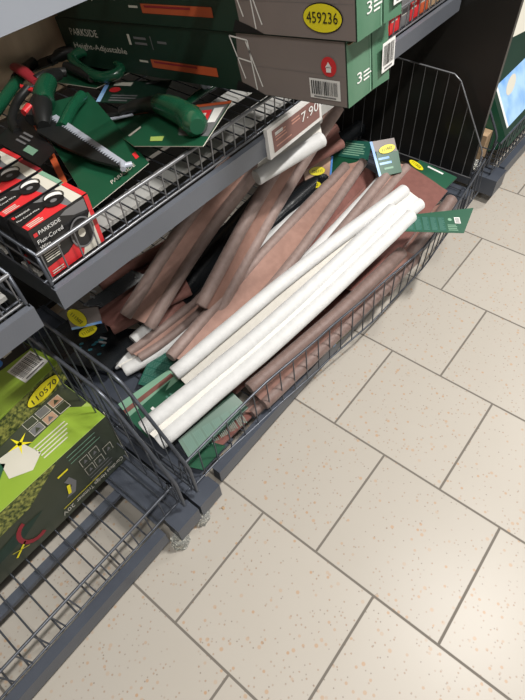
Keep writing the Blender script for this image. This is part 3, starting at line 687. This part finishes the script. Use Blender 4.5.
pack('product_pack', [(-0.3520, 1.2720, 0.2500), (-0.3078, 1.3342, 0.2500), (-0.3442, 1.3643, 0.3000), (-0.4120, 1.3317, 0.3200)], 0.012, 'green_print', 'white and green pack with a yellow oval, standing at the far end of the heap', ((-0.3695, 1.3399, 0.3070), 0.027, 0.0125, 0.1), None,
     extra=lambda F, w_, h: (F.poly([(0, 0), (0.008, 0), (0.004, h), (-0.004, h)], 'blue_photo', 2), F.poly([(0, h * 0.72), (w_, h * 0.60), (w_, h * 0.98), (0, h)], 'taupe_print', 1), F.lines(w_ * 0.15, h * 0.45, w_ * 0.6, 2, h * 0.14, 'blue_photo', 1), F.lines(w_ * 0.3, h * 0.16, w_ * 0.5, 1, h * 0.12, 'mint_print', 1)))
pack('product_pack', [(-0.3473, 1.4389, 0.1850), (-0.1985, 1.4352, 0.1700), (-0.1937, 1.5129, 0.1650), (-0.3290, 1.5119, 0.1900)], 0.006, 'green_print', 'flat green pack with yellow sticker under the russet cloth end', ((-0.3262, 1.4811, 0.1850), 0.030, 0.012, -0.25),
     extra=lambda F, w_, h: F.lines(w_ * 0.35, h * 0.8, w_ * 0.5, 1, h * 0.2, 'white_print', 1))
pack('product_pack', [(-0.5465, 1.3441, 0.2150), (-0.4528, 1.3800, 0.2150), (-0.4901, 1.4642, 0.2250), (-0.5690, 1.4259, 0.2250)], 0.006, 'teal_card', 'dim teal text pack at the back of the far end', None, extra=lambda F, w_, h: F.lines(w_ * 0.1, h * 0.8, w_ * 0.8, 6, h * 0.13, 'mint_print', 1))
pack('product_pack', [(-0.5254, 1.2664, 0.2050), (-0.4526, 1.2853, 0.2000), (-0.4763, 1.3828, 0.2050), (-0.5706, 1.3564, 0.2150)], 0.006, 'card_green', 'dark green pack between the yellow stickered packs', None)
pack('product_pack', [(-0.6234, 0.2996, 0.2650), (-0.5810, 0.3582, 0.2650), (-0.5913, 0.3665, 0.3050), (-0.6468, 0.3141, 0.3050)], 0.012, 'taupe_print', 'brown pack with yellow oval sticker in the dark left corner', ((-0.6219, 0.3234, 0.2880), 0.026, 0.017, -1.0), 'blue_photo')
pack('product_pack', [(-0.6190, 0.3022, 0.2350), (-0.5731, 0.3596, 0.2350), (-0.5835, 0.3630, 0.2550), (-0.6288, 0.3060, 0.2550)], 0.010, 'black_film', 'black pack with yellow sticker just below the brown stickered one', ((-0.6055, 0.3274, 0.2470), 0.024, 0.012, 0.3))
pack('product_pack', [(-0.5242, 1.0980, 0.2350), (-0.4446, 1.1168, 0.2350), (-0.4608, 1.1717, 0.2500), (-0.5424, 1.1382, 0.2620)], 0.008, 'black_film', 'black pack with yellow oval sticker under the blue edged picture pack', ((-0.4959, 1.1261, 0.2480), 0.026, 0.0115, 0.2))
def teal_print(F, w_, h):
    r = random.Random(5)
    for i in range(9): F.disc(w_ * r.uniform(0.25, 0.75), h * r.uniform(0.3, 0.7), 0.006, 0.003, 'teal_glow_print', 1, 0.6)
    F.lines(w_ * 0.6, h * 0.7, w_ * 0.2, 2, h * 0.1, 'grey_print', 1)
pack('product_pack', [(-0.6492, 0.2483, 0.1700), (-0.5456, 0.3042, 0.1500), (-0.5471, 0.4506, 0.1650), (-0.6363, 0.3847, 0.1900)], 0.018, 'black_film', 'black pack with teal print under the stickered packs', None, extra=teal_print)
pack('product_pack', [(-0.7747, 0.2645, 0.1500), (-0.5920, 0.2413, 0.1250), (-0.5933, 0.3721, 0.1250), (-0.7615, 0.3599, 0.1600)], 0.016, 'black_film', 'flat black pack lying lowest in the left corner of the bin', None)
pack('product_pack', [(-0.6485, 0.3596, 0.2850), (-0.6174, 0.3786, 0.2700), (-0.5749, 0.5180, 0.3000), (-0.6046, 0.4975, 0.3200)], 0.012, 'black_film', 'narrow black printed pack lying under the shelf at the left', None, extra=lambda F, w_, h: [F.rect(w_ * .3 + 0.0, h * (0.2 + 0.12 * i), w_ * 0.6, h * (0.24 + 0.12 * i), 'grey_print', 1) for i in range(5)])
# black rolls
def film_roll(p, r, label):
    p = smooth_path(p, 16); t = thing('black_film_roll', p[0], label, 'roll', 'black rolls in the bin')
    m = MB(); rs = [r * (1 + 0.10 * noise.noise(q * 40)) for q in p]; m.tube(p, rs, 'black_film', 20); m.build('roll', t); return t
film_roll([(-0.5335, 0.7585, 0.1650), (-0.5229, 0.9691, 0.2050), (-0.5042, 1.1874, 0.2350)], 0.034, 'black wrinkled roll lying behind the middle brown excluder')
film_roll([(-0.5432, 0.5666, 0.1900), (-0.5471, 0.7599, 0.2400), (-0.5514, 0.9755, 0.2750)], 0.036, 'black roll in the shade under the steep leaning excluders')
film_roll([(-0.6445, 1.4484, 0.1500), (-0.6261, 1.7028, 0.1600)], 0.030, 'black roll at the dark back of the bin')

# ------------------------------------------------------------------ hedge trimmer boxes on the left base shelf
t = thing('hedge_trimmer_box', (-0.42, -0.20, 0.106), 'lime and dark olive hedge trimmer box in front, lying upside down on the bare wires', 'box', 'green hedge trimmer boxes')
m = MB(); o = V((-0.353, 0.181, 0.1065)); u = V((0, -1, 0)); H, L, D = 0.188, 0.72, 0.26
m.para(o, u * L, V((-D, 0, 0)), V((0, 0, H)), 'olive_print', ['olive_print', 'lime_pale', 'olive_print', 'olive_print', 'olive_print', 'olive_print'])
# front face seen from the aisle: right-hand direction is +y
F = Face(m, o + u * L, -u, (0, 0, 1)); W = L
F.poly([(0, H * 0.58), (W * 0.70, H * 0.70), (W * 0.83, H * 0.998), (0, H * 0.998)], 'grass_photo', 1)
F.lines(W * 0.85, H * 0.92, W * 0.13, 3, H * 0.07, 'mint_print', 3, h=0.002, seed=4)
pi = math.pi
F.text('Cordless Hedge Trimmer', W * 0.985, H * 0.15, W * 0.185, 'cream_print', 3, pi, height=H * 0.075); F.text('20V', W * 0.79, H * 0.15, W * 0.042, 'cream_print', 3, pi)
F.rect(W * 0.76, H * 0.19, W * 0.93, H * 0.2, 'yellow_print', 2)
F.lines(W * 0.87, H * 0.33, W * 0.10, 3, H * 0.06, 'grey_print', 2, h=0.003)
for a, b_ in ((0.87, 0.36), (0.87, 0.56), (0.905, 0.36), (0.905, 0.56), (0.945, 0.42)): F.rect(W * a, H * b_, W * (a + 0.030), H * (b_ + 0.15), 'cream_print', 2); F.rect(W * a + 0.001, H * b_ + 0.001, W * (a + 0.030) - 0.001, H * (b_ + 0.15) - 0.001, 'olive_print', 3); F.poly([(W * (a + 0.008), H * (b_ + 0.04)), (W * (a + 0.022), H * (b_ + 0.05)), (W * (a + 0.016), H * (b_ + 0.11))], 'grey_print', 4)
F.poly([(W * 0.785, H * 0.32), (W * 0.815, H * 0.30), (W * 0.835, H * 0.46), (W * 0.825, H * 0.62), (W * 0.805, H * 0.60), (W * 0.818, H * 0.46)], 'grey_print', 2)
F.poly([(W * 0.795, H * 0.36), (W * 0.805, H * 0.35), (W * 0.815, H * 0.50), (W * 0.805, H * 0.52)], 'yellow_print', 3); F.rect(W * 0.80, H * 0.74, W * 0.835, H * 0.77, 'yellow_print', 3)
# dark trimmer picture with dull red grips, yellow cross below
F.poly([(W * 0.42, H * 0.25), (W * 0.64, H * 0.35), (W * 0.72, H * 0.50), (W * 0.62, H * 0.53), (W * 0.42, H * 0.37)], 'dark_green_print', 2)
for q in range(10):
    a0, a1 = pi * (0.55 + 0.11 * q), pi * (0.55 + 0.11 * (q + 1)); cx, cy = W * 0.667, H * 0.36
    F.poly([(cx + 0.034 * math.cos(a0), cy + 0.046 * math.sin(a0)), (cx + 0.034 * math.cos(a1), cy + 0.046 * math.sin(a1)), (cx + 0.024 * math.cos(a1), cy + 0.034 * math.sin(a1)), (cx + 0.024 * math.cos(a0), cy + 0.034 * math.sin(a0))], 'dark_red_print', 3)
for s_ in (1, -1): F.poly([(W * 0.585, H * (0.22 - 0.06 * s_)), (W * 0.59, H * (0.20 - 0.06 * s_)), (W * 0.635, H * (0.22 + 0.06 * s_)), (W * 0.63, H * (0.24 + 0.06 * s_))], 'yellow_print', 3)
T = Face(m, o + u * L + V((0, 0, H)), -u, (-1, 0, 0))
T.rect(0.001, 0.058, W * 0.999, D * 0.99, 'olive_print', 1)
T.poly([(W * 0.999, 0.001), (W * 0.999, 0.040), (W * 0.955, 0.078), (W * 0.86, 0.075), (W * 0.62, 0.060), (W * 0.62, 0.001)], 'lime_print', 2)
T.poly([(W * 0.62, 0.001), (W * 0.62, 0.062), (W * 0.50, 0.085), (0.001, 0.07), (0.001, 0.001)], 'lime_pale', 2)
for i in range(3):
    for j in range(2):
        a, b_ = W * (0.835 + 0.045 * i), 0.078 + 0.024 * j
        T.rect(a, b_, a + W * 0.038, b_ + 0.021, 'cream_print', 3); T.rect(a + 0.001, b_ + 0.001, a + W * 0.038 - 0.001, b_ + 0.020, ('grey_print', 'olive_print', 'skin_photo')[(i * 2 + j) % 3], 4); T.poly([(a + 0.006, b_ + 0.004), (a + 0.020, b_ + 0.006), (a + 0.014, b_ + 0.016)], ('olive_print', 'grey_print')[i % 2], 5)
T.lines(W * 0.81, 0.056, W * 0.115, 5, 0.0085, 'cream_print', 4, seed=6, h=0.003)
T.poly([(W * 0.715, 0.042), (W * 0.77, 0.020), (W * 0.815, 0.038), (W * 0.80, 0.088), (W * 0.73, 0.094)], 'cream_print', 4)
T.poly([(W * 0.55, 0.030), (W * 0.68, 0.045), (W * 0.735, 0.075), (W * 0.70, 0.108), (W * 0.62, 0.075), (W * 0.54, 0.07)], 'green_print', 4)
for k in range(5):
    a = 2 * pi * k / 5 + 0.5; cx, cy = W * 0.795, 0.088; T.poly([(cx + 0.004 * math.cos(a + 1.5), cy + 0.004 * math.sin(a + 1.5)), (cx + 0.026 * math.cos(a), cy + 0.026 * math.sin(a)), (cx + 0.004 * math.cos(a - 1.5), cy + 0.004 * math.sin(a - 1.5))], 'yellow_print', 5)
m.build('carton', t, 0.0015)
m = MB(); m.slab([o + V((0.001, 0.001, 0.0)), o + V((0.001, 0.003, H + 0.001)), o + V((-0.010, 0.004, H + 0.002)), o + V((-0.006, 0.002, 0))], (0, 1, 0.01), 0.001, 'cream_print'); m.build('worn_edge', t)

t = thing('hedge_trimmer_box', (-0.60, -0.15, 0.28), 'bright lime hedge trimmer box with barcode and yellow 110570 sticker, lying on the front one', 'box', 'green hedge trimmer boxes')
m = MB(); o = V((-0.492, 0.196, 0.2955)); H, L, D = 0.060, 0.70, 0.30; u = V((0.12, -0.9928, 0)).normalized(); bk = V((-0.9928, -0.12, 0)).normalized()
m.para(o, u * L, bk * D, V((0, 0, H)), 'lime_print')
F = Face(m, o + u * L, -u, (0, 0, 1)); W = L
F.rect(0.001, 0.001, W * 0.999, H * 0.96, 'grass_photo', 1)
T = Face(m, o + u * L + V((0, 0, H)), -u, bk)
T.poly([(0.001, D * 0.55), (W * 0.70, D * 0.30), (W * 0.88, D * 0.30), (W * 0.999, D * 0.26), (W * 0.999, D * 0.999), (0.001, D * 0.999)], 'black_print', 1)
T.disc(W * 0.90, D * 0.36, 0.010, 0.012, 'blue_print', 2); T.rect(W * 0.925, D * 0.355, W * 0.955, D * 0.375, 'cream_print', 2)
T.lines(W * 0.70, D * 0.62, W * 0.14, 2, D * 0.05, 'grey_print', 2, h=0.002)
T.disc(W * 0.66, D * 0.17, 0.05, 0.03, 'lime_pale', 1)
m.build('carton', t, 0.0015)
m = MB(); K = Face(m, o + u * L + V((0, 0, H)), -u, bk, 0.001); K.barcode(W - 0.074, 0.018, 0.064, 0.056, 2, 8); m.build('barcode_label', t)
m = MB(); K = Face(m, o + u * L, -u, (0, 0, 1), 0.001); K.disc(W * 0.915, H * 0.5, 0.046, 0.022, 'black_print', 2); K.disc(W * 0.915, H * 0.5, 0.0445, 0.0205, 'yellow_print', 3); K.text('110570', W * 0.915 - 0.033, H * 0.5 - 0.008, 0.066, 'black_print', 4, height=0.016); m.build('number_sticker', t)['label'] = 'yellow oval sticker reading 110570'

# box glimpsed on the shelf at the left edge
t = thing('product_carton', (-0.45, 0.04, 0.652), 'taupe carton with a lime label at the left picture edge', 'box')
m = MB(); m.para((-0.372, 0.115, 0.652), (0, -0.30, 0), (-0.12, 0, 0), (0, 0, 0.085), 'taupe_print'); F = Face(m, (-0.372, -0.185, 0.652), (0, 1, 0), (0, 0, 1)); F.disc(0.262, 0.05, 0.016, 0.014, 'lime_print', 1); F.lines(0.16, 0.02, 0.1, 2, 0.008, 'cream_print', 1); m.build('carton', t, 0.0015)

# red packs at the far right of the upper shelf
for i in range(7):
    y = 1.205 + 0.050 * i; mat = ('red_print', 'red_print', 'grey_print', 'red_print', 'orange_print', 'kraft', 'kraft')[i]
    t = thing('small_carton', (-0.40, y + 0.02, 0.652), ('red carton on the upper shelf nearest the trestle box end', 'second red carton from the trestle box end', 'grey fronted carton between the red ones on the upper shelf', 'red carton right of the grey fronted one', 'orange carton on the upper shelf towards the black board', 'first kraft carton right of the orange one', 'kraft carton at the far right of the upper shelf')[i], 'box', 'small cartons right of the trestle boxes')
    m = MB(); m.para((-0.372, y, 0.652), (0, 0.046, 0), (-0.11, 0, 0), (-0.006, 0, 0.082 + 0.008 * (i % 3)), mat)
    F = Face(m, (-0.372, y, 0.652), (0, 1, 0), (-0.08, 0, 1)); F.lines(0.006, 0.035, 0.03, 2, 0.01, 'cream_print', 1, seed=i); F.rect(0.03, 0.05, 0.044, 0.064, 'black_print', 1)
    m.build('carton', t, 0.001)

# ------------------------------------------------------------------ pruning saws and tools on the upper shelf
def flat_tool(pts, th, mat, up=(0, 0, 1), side=None):
    m = MB(); m.slab(pts, up, th, mat, side); return m
# D-handled saw at the back
t = thing('hand_saw', (-0.8167, 0.6953, 0.6750), 'green D-handled saw on its card, farthest back beside the trestle box', 'saw', 'pruning saws')
m = MB(); m.tube(smooth_path([(-0.8802, 0.6858, 0.6900), (-0.8629, 0.7053, 0.7000), (-0.8305, 0.7197, 0.7000), (-0.7751, 0.7193, 0.7000), (-0.7314, 0.7070, 0.7000), (-0.7199, 0.6831, 0.6950), (-0.7510, 0.6595, 0.6900), (-0.8044, 0.6636, 0.6880), (-0.8517, 0.6736, 0.6880), (-0.8802, 0.6858, 0.6900)], 8)[:-1], 0.0115, 'green_plastic', 14, closed=True); m.build('handle', t)
m = MB(); m.tube(smooth_path([(-0.9193, 0.6505, 0.6850), (-0.9177, 0.6863, 0.6900), (-0.8906, 0.7142, 0.6950)], 8), [0.010] * 3 + [0.014] * 3 + [0.012] * 3, 'black_rubber', 12); m.tube(smooth_path([(-0.8723, 0.6594, 0.6840), (-0.8164, 0.6555, 0.6860), (-0.7744, 0.6541, 0.6840)], 8), 0.010, 'black_rubber', 12); m.build('grip', t)
m = MB(); m.slab([(-0.9052, 0.6622, 0.6840), (-0.9379, 0.6034, 0.6760), (-0.9850, 0.6140, 0.6740), (-0.9523, 0.6811, 0.6840)], (0, 0, 1), 0.003, 'blade_dark'); m.build('blade', t)
m = MB(); m.slab([(-0.9064, 0.6082, 0.6640), (-0.7610, 0.6481, 0.6680), (-0.7457, 0.7716, 0.6700), (-0.9205, 0.7826, 0.6640)], (0, 0, 1), 0.0016, 'card_green', 'cream_print'); m.build('card', t)

# front pruning saw with toothed blade
t = thing('pruning_saw', (-0.5773, 0.4762, 0.6680), 'pruning saw with pale toothed blade edge on a green card, nearest the wire boxes', 'saw', 'pruning saws')
m = MB(); cp = [(-0.7984, 0.5013, 0.6760), (-0.4260, 0.3549, 0.6720), (-0.4389, 0.5031, 0.6760), (-0.7469, 0.6165, 0.6760)]
m.slab(cp, (0, 0, 1), 0.0016, 'card_green', 'cream_print')
u_ = (V(cp[2]) - V(cp[1])); F = Face(m, cp[1], u_, V(cp[0]) - V(cp[1])); Wc = u_.length; Hc = (V(cp[0]) - V(cp[1])).length
F.text('PARKSIDE', Wc * 0.40, Hc * 0.045, Wc * 0.42, 'cream_print', 2); F.rect(Wc * 0.88, Hc * 0.08, Wc * 0.94, Hc * 0.13, 'red_print', 2)
m.build('card', t)
m = MB(); m.slab([(-0.7869, 0.4860, 0.6775), (-0.5213, 0.3671, 0.6745), (-0.5235, 0.3801, 0.6745), (-0.7899, 0.5035, 0.6775)], (0, 0, 1), 0.0025, 'orange_print'); m.build('edge_strip', t)
a, b_ = V((-0.6945, 0.4871, 0.6940)), V((-0.4441, 0.4546, 0.6940)); d = (b_ - a); pr = V((0, 0, 1)).cross(d).normalized()
if (V((-0.6445, 0.4203, 0.6940)) - a).dot(pr) < 0: pr = -pr
m = MB(); m.slab([a, b_, b_ + pr * 0.006, a + d * 0.75 + pr * 0.028, a + d * 0.40 + pr * 0.043, a + d * 0.10 + pr * 0.048, a - d * 0.06 + pr * 0.030], (0, 0, 1), 0.005, 'blade_dark'); 
F = Face(m, a + d * 0.5, d, V((0, 0, 1)).cross(d)); m.build('blade', t)
m = MB(); q = 34; k = d / q
m.slab([a - pr * 0.010, b_ - pr * 0.008, b_, a], (0, 0, 1), 0.003, 'steel')
for i in range(q): m.slab([a + k * i, a + k * (i + 0.85), a + k * (i + 0.45) + pr * 0.006], (0, 0, 1), 0.0022, 'steel')
for p_ in m.v: p_.z += 0.0012
m.build('toothed_edge', t)
m = MB(); m.tube([b_ + V((0, 0, 0.001)), b_ - pr * 0.012 + d.normalized() * 0.004], 0.005, 'steel', 10); m.tube([b_ - d.normalized() * 0.008 + V((0, 0, 0.003)), b_ + d.normalized() * 0.010 + pr * 0.010 + V((0, 0, 0.003))], 0.005, 'steel', 10); m.build('blade_guard_clip', t)
m = MB(); m.tube(smooth_path([(-0.6726, 0.4527, 0.6980), (-0.7051, 0.4761, 0.7060), (-0.7570, 0.5230, 0.7120), (-0.8009, 0.5710, 0.7100), (-0.8099, 0.6020, 0.7040)], 8), [0.012, 0.014, 0.016, 0.018, 0.019, 0.019, 0.019, 0.018, 0.017, 0.017, 0.017, 0.016, 0.015, 0.014, 0.013, 0.012, 0.010], 'black_rubber', 16); m.tube(smooth_path([(-0.7213, 0.4969, 0.7085), (-0.7544, 0.5198, 0.7120), (-0.7877, 0.5561, 0.7110)], 8), [0.0198, 0.0204, 0.0205, 0.0206, 0.0205, 0.0203, 0.020, 0.0195, 0.0188], 'green_plastic', 16); m.build('handle', t)
m = MB(); m.tube(smooth_path([(-0.7079, 0.4514, 0.7000), (-0.7285, 0.4791, 0.7060), (-0.7467, 0.5102, 0.7120)], 8), [0.013] * 4 + [0.016] * 5, 'black_rubber', 12); m.tube(smooth_path([(-0.6506, 0.4757, 0.6900), (-0.6922, 0.5350, 0.6920), (-0.7178, 0.5815, 0.6900)], 8), 0.012, 'green_plastic', 12); m.build('grip', t)
m = MB(); m.tube([(-0.7209, 0.4476, 0.7120), (-0.7264, 0.4668, 0.7140)], [0.007, 0.009], 'red_print', 12); m.build('logo_button', t)

# right pruning saw on a card with an orange edge
t = thing('pruning_saw', (-0.5013, 0.6109, 0.6900), 'pruning saw with thick green ribbed handle on an orange-edged card, leaning on the shelf wires', 'saw', 'pruning saws')
m = MB(); cp = [(-0.4841, 0.5123, 0.6900), (-0.3186, 0.5307, 0.7370), (-0.3712, 0.6676, 0.7400), (-0.7196, 0.5881, 0.6760)]
# card plane made flat from three corners
p0, p1, p2 = V(cp[0]), V(cp[1]), V(cp[2]); nn = (p1 - p0).cross(p2 - p0).normalized(); 
if nn.z < 0: nn = -nn
p3 = V(cp[3]) - nn * (V(cp[3]) - p0).dot(nn)
m.slab([p0, p1, p2, p3], nn, 0.0016, 'card_green', 'cream_print')
u_ = (p1 - p0).normalized(); F = Face(m, p0, u_, nn.cross(u_)); g = lambda P_: ((P_ - p0).dot(F.u), (P_ - p0).dot(F.v))
def mix(s_, t_): return g((p0.lerp(p1, s_)).lerp(p3.lerp(p2, s_), t_))
F.poly([mix(0.66, 0.25), mix(0.99, 0.20), mix(0.99, 0.93), mix(0.66, 0.93)], 'grey_print', 1)
F.poly([mix(0.0, 0.93), mix(1, 0.93), mix(1, 1), mix(0, 1)], 'orange_print', 2)
F.poly([mix(0.80, 0.55), mix(0.90, 0.55), mix(0.90, 0.82), mix(0.80, 0.82)], 'red_print', 3); F.poly([mix(0.83, 0.62), mix(0.87, 0.62), mix(0.87, 0.74), mix(0.83, 0.74)], 'cream_print', 4)
F.poly([mix(0.91, 0.50), mix(0.975, 0.50), mix(0.975, 0.85), mix(0.91, 0.85)], 'white_print', 3)
F.poly([mix(0.30, 0.12), mix(0.46, 0.12), mix(0.50, 0.24), mix(0.34, 0.24)], 'lime_pale', 2); F.poly([mix(0.10, 0.28), mix(0.30, 0.52), mix(0.30, 0.56), mix(0.09, 0.31)], 'cream_print', 2)
m.build('card', t)
off = nn * 0.020
A_ = lambda s_, t_, k=1.0: (p0.lerp(p1, s_)).lerp(p3.lerp(p2, s_), t_) + off * k
m = MB(); P_ = smooth_path([A_(0.53, 0.90), A_(0.64, 0.70), A_(0.78, 0.45), A_(0.93, 0.18)], 8)
rs_ = [0.0165 + 0.0055 * math.sin(math.pi * i / (len(P_) - 1)) + 0.0007 * (i % 2) + (0.003 if i > len(P_) - 5 else 0) for i in range(len(P_))]; rs_[-1] = 0.013
m.tube(P_, rs_, 'green_plastic', 18); m.build('handle', t)
m = MB(); m.tube(smooth_path([A_(0.22, 0.86, 0.8), A_(0.38, 0.93, 0.9), A_(0.55, 0.87)], 8), [0.010] * 3 + [0.0135] * 3 + [0.0155] * 3, 'black_rubber', 14); m.build('grip', t)
m = MB(); m.slab([A_(0.04, 0.84, 0.5), A_(0.30, 0.82, 0.5), A_(0.30, 0.92, 0.5), A_(0.02, 0.97, 0.5)], nn, 0.003, 'blade_dark'); m.slab([A_(0.07, 0.70, 0.55), A_(0.30, 0.78, 0.55), A_(0.30, 0.83, 0.55), A_(0.06, 0.77, 0.55)], nn, 0.002, 'steel'); m.build('blade', t)

# blue and red backed card behind, and a dark green card
t = thing('tool_card', (-0.6948, 0.6541, 0.6680), 'dark tool card with blue edge, red logo and small barcode', 'card', 'loose tool cards')
m = MB(); cp = [(-0.7015, 0.5997, 0.6740), (-0.5700, 0.6624, 0.6800), (-0.6293, 0.7571, 0.6760), (-0.7481, 0.6794, 0.6720)]; m.slab(cp, (0, 0, 1), 0.0014, 'dark_green_print'); 
F = Face(m, cp[0], V(cp[1]) - V(cp[0]), V(cp[3]) - V(cp[0])); wq = (V(cp[1]) - V(cp[0])).length; hq = (V(cp[3]) - V(cp[0])).dot(F.v); sk = (V(cp[3]) - V(cp[0])).dot(F.u)
F.poly([(0, 0), (0.010, 0), (sk + 0.010, hq), (sk, hq)], 'blue_photo', 2); F.disc(sk * 0.6 + 0.030, hq * 0.6, 0.013, 0.012, 'red_print', 2); F.rect(sk * 0.9 + 0.022, hq * 0.80, sk + 0.065, hq * 0.98, 'cream_print', 2); F.lines(sk * 0.5 + 0.03, hq * 0.3, 0.06, 3, hq * 0.12, 'grey_print', 2, seed=2)
F.poly([(wq * 0.60, hq * 0.9), (wq * 0.78, hq * 0.95), (wq * 0.82, hq * 1.1), (wq * 0.66, hq * 1.05)], 'grey_print', 3)
m.build('printed_card', t)
# green lever with a screw near the trestle box
t = thing('garden_tool', (-0.5643, 0.7922, 0.6680), 'green lever handle with a bright screw beside the trestle box', 'tool')
m = MB(); m.tube(smooth_path([(-0.5363, 0.7032, 0.6720), (-0.5378, 0.7583, 0.6760), (-0.5382, 0.8270, 0.6760)], 8), [0.008, 0.009, 0.010, 0.011, 0.011, 0.011, 0.010, 0.009, 0.008], 'green_plastic', 12, flat=0.6); m.build('handle', t)
m = MB(); m.tube([(-0.5417, 0.7670, 0.6820), (-0.5307, 0.7596, 0.6900)], 0.008, 'steel', 12); m.tube([(-0.5580, 0.7725, 0.6840), (-0.5237, 0.7636, 0.6860)], 0.0035, 'steel', 8); m.build('screw', t)
m = MB(); m.slab([(-0.5540, 0.6420, 0.6640), (-0.5504, 0.7232, 0.6680), (-0.5316, 0.7155, 0.6680), (-0.5267, 0.6322, 0.6640)], (0, 0, 1), 0.003, 'blade_dark'); m.build('blade', t)
# tools at the far left
t = thing('garden_tool', (-0.8928, 0.5150, 0.6720), 'glossy green tube handle at the left picture edge above the bare wires', 'tool')
m = MB(); m.tube(smooth_path([(-0.8179, 0.4075, 0.6780), (-0.8642, 0.4787, 0.6800), (-0.9215, 0.5642, 0.6820)], 8), 0.0125, 'green_plastic', 14); m.build('handle', t)
m = MB(); m.tube(smooth_path([(-0.9173, 0.5558, 0.6820), (-0.9405, 0.5925, 0.6840), (-0.9546, 0.6307, 0.6840)], 8), [0.014] * 5 + [0.011] * 4, 'black_rubber', 12); m.build('grip', t)
t = thing('garden_shears', (-0.8813, 0.5492, 0.6720), 'shears with dull red grip and black handles in the shaded left corner', 'tool')
m = MB(); m.tube(smooth_path([(-0.9407, 0.5733, 0.7000), (-0.8869, 0.5635, 0.7040), (-0.8334, 0.5540, 0.7000)], 8), [0.011, 0.013, 0.014, 0.014, 0.014, 0.013, 0.012, 0.011, 0.009], 'dark_red_print', 12, flat=0.6); m.build('grip', t)
m = MB(); m.tube(smooth_path([(-0.8470, 0.5383, 0.6900), (-0.8306, 0.4907, 0.6800), (-0.7863, 0.4465, 0.6740), (-0.7462, 0.4318, 0.6720)], 8), 0.009, 'black_rubber', 12); m.tube(smooth_path([(-0.8410, 0.5597, 0.7000), (-0.8414, 0.5920, 0.7000), (-0.8250, 0.6266, 0.6950)], 8), 0.010, 'black_rubber', 12); m.build('handle', t)
m = MB(); m.slab([(-0.8690, 0.5353, 0.6940), (-0.8314, 0.5435, 0.6920), (-0.8220, 0.5340, 0.6920), (-0.8574, 0.5270, 0.6940)], (0, 0, 1), 0.003, 'red_print'); m.build('catch', t)
t = thing('tool_card', (-0.7245, 0.4192, 0.6680), 'dark card with grey print lines lying behind the welding wire boxes', 'card', 'loose tool cards')
m = MB(); cp = [(-0.7695, 0.3888, 0.6680), (-0.5791, 0.3695, 0.6900), (-0.5971, 0.4195, 0.6900), (-0.7967, 0.4768, 0.6700)]; m.slab(cp, (0, 0, 1), 0.0014, 'black_print'); F = Face(m, cp[0], V(cp[1]) - V(cp[0]), V(cp[3]) - V(cp[0])); F.lines(0.06, 0.05, 0.05, 3, 0.012, 'grey_print', 2); F.rect(0.11, 0.012, 0.15, 0.03, 'mint_print', 2); m.build('printed_card', t)

# ------------------------------------------------------------------ beyond the black board: green box leaning in the next bay
yb = 1.79
t = thing('garden_box', (-0.25, yb + 0.4, 0.11), 'large green box with blue water picture leaning back in the next bay', 'box')
o = V((-0.135, yb, 0.165)); ang = math.radians(33); zv = V((-math.sin(ang), 0, math.cos(ang))); bk = V((-math.cos(ang), 0, -math.sin(ang)))
m = MB(); m.para(o, V((0, 0.8, 0)), bk * 0.10, zv * 0.48, 'green_print', ['green_print', 'green_print', 'dark_green_print', 'green_print', 'green_print', 'green_print'])
F = Face(m, o, (0, 1, 0), zv)
F.poly([(0.025, 0.055), (0.45, 0.055), (0.45, 0.200), (0.025, 0.200)], 'blue_photo', 1); F.poly([(0.025, 0.055), (0.038, 0.055), (0.038, 0.200), (0.025, 0.200)], 'white_print', 2); F.disc(0.13, 0.165, 0.05, 0.020, 'cream_print', 2, 0.3)
F.poly([(0.10, 0.478), (0.15, 0.30), (0.8, 0.21), (0.8, 0.478)], 'cream_print', 2); F.lines(0.03, 0.27, 0.05, 2, 0.014, 'mint_print', 2, h=0.006)
m.build('carton', t, 0.002)
t = thing('kraft_carton', (-0.30, 1.762, 0.106), 'plain brown carton low behind the black board, beside the leaning green box', 'box')
m = MB(); m.para((-0.200, 1.738, 0.106), (0, 0.048, 0), (-0.25, 0, 0), (0, 0, 0.10), 'kraft'); m.build('carton', t, 0.002)
# crumpled clear film on the far bracket
rr = random.Random(4); m = MB(); cf = V((-0.20, 1.70, 0.120)); vs = []; fs = []; n1, n2 = 9, 12
for i in range(n1):
    for j in range(n2):
        a_, b2 = math.pi * (i + 0.5) / n1, 2 * math.pi * j / n2; q = 0.022 * rr.uniform(0.6, 1.25)
        vs.append(cf + V((q * 0.9 * math.sin(a_) * math.cos(b2), q * math.sin(a_) * math.sin(b2), q * 0.6 * math.cos(a_))))
for i in range(n1 - 1):
    for j in range(n2): fs.append((i * n2 + j, (i + 1) * n2 + j, (i + 1) * n2 + (j + 1) % n2, i * n2 + (j + 1) % n2))
m.add(vs, fs, 'clear_wrap'); tag(m.build('plastic_film'), 'crumpled scrap of clear film and black label on the far bracket', 'film')
# dirt speck on the tile beside the bracket
rr = random.Random(9); m = MB(); cf = V((-0.1316, 0.2493, 0.0000)); vs = [cf + V((0.0055 * math.cos(a) * rr.uniform(0.6, 1.2), 0.0055 * math.sin(a) * rr.uniform(0.6, 1.2), 0.0002)) for a in [i * math.pi / 5 for i in range(10)]]
tp = [v_.lerp(cf, 0.5) + V((0, 0, 0.003)) for v_ in vs]
m.add(vs + tp, [tuple(range(9, -1, -1)), tuple(range(10, 20))] + [(i, (i + 1) % 10, 10 + (i + 1) % 10, 10 + i) for i in range(10)], 'kraft'); tag(m.build('dirt_crumb'), 'tiny dark crumb of dirt on the tile by the bracket foot', 'dirt')
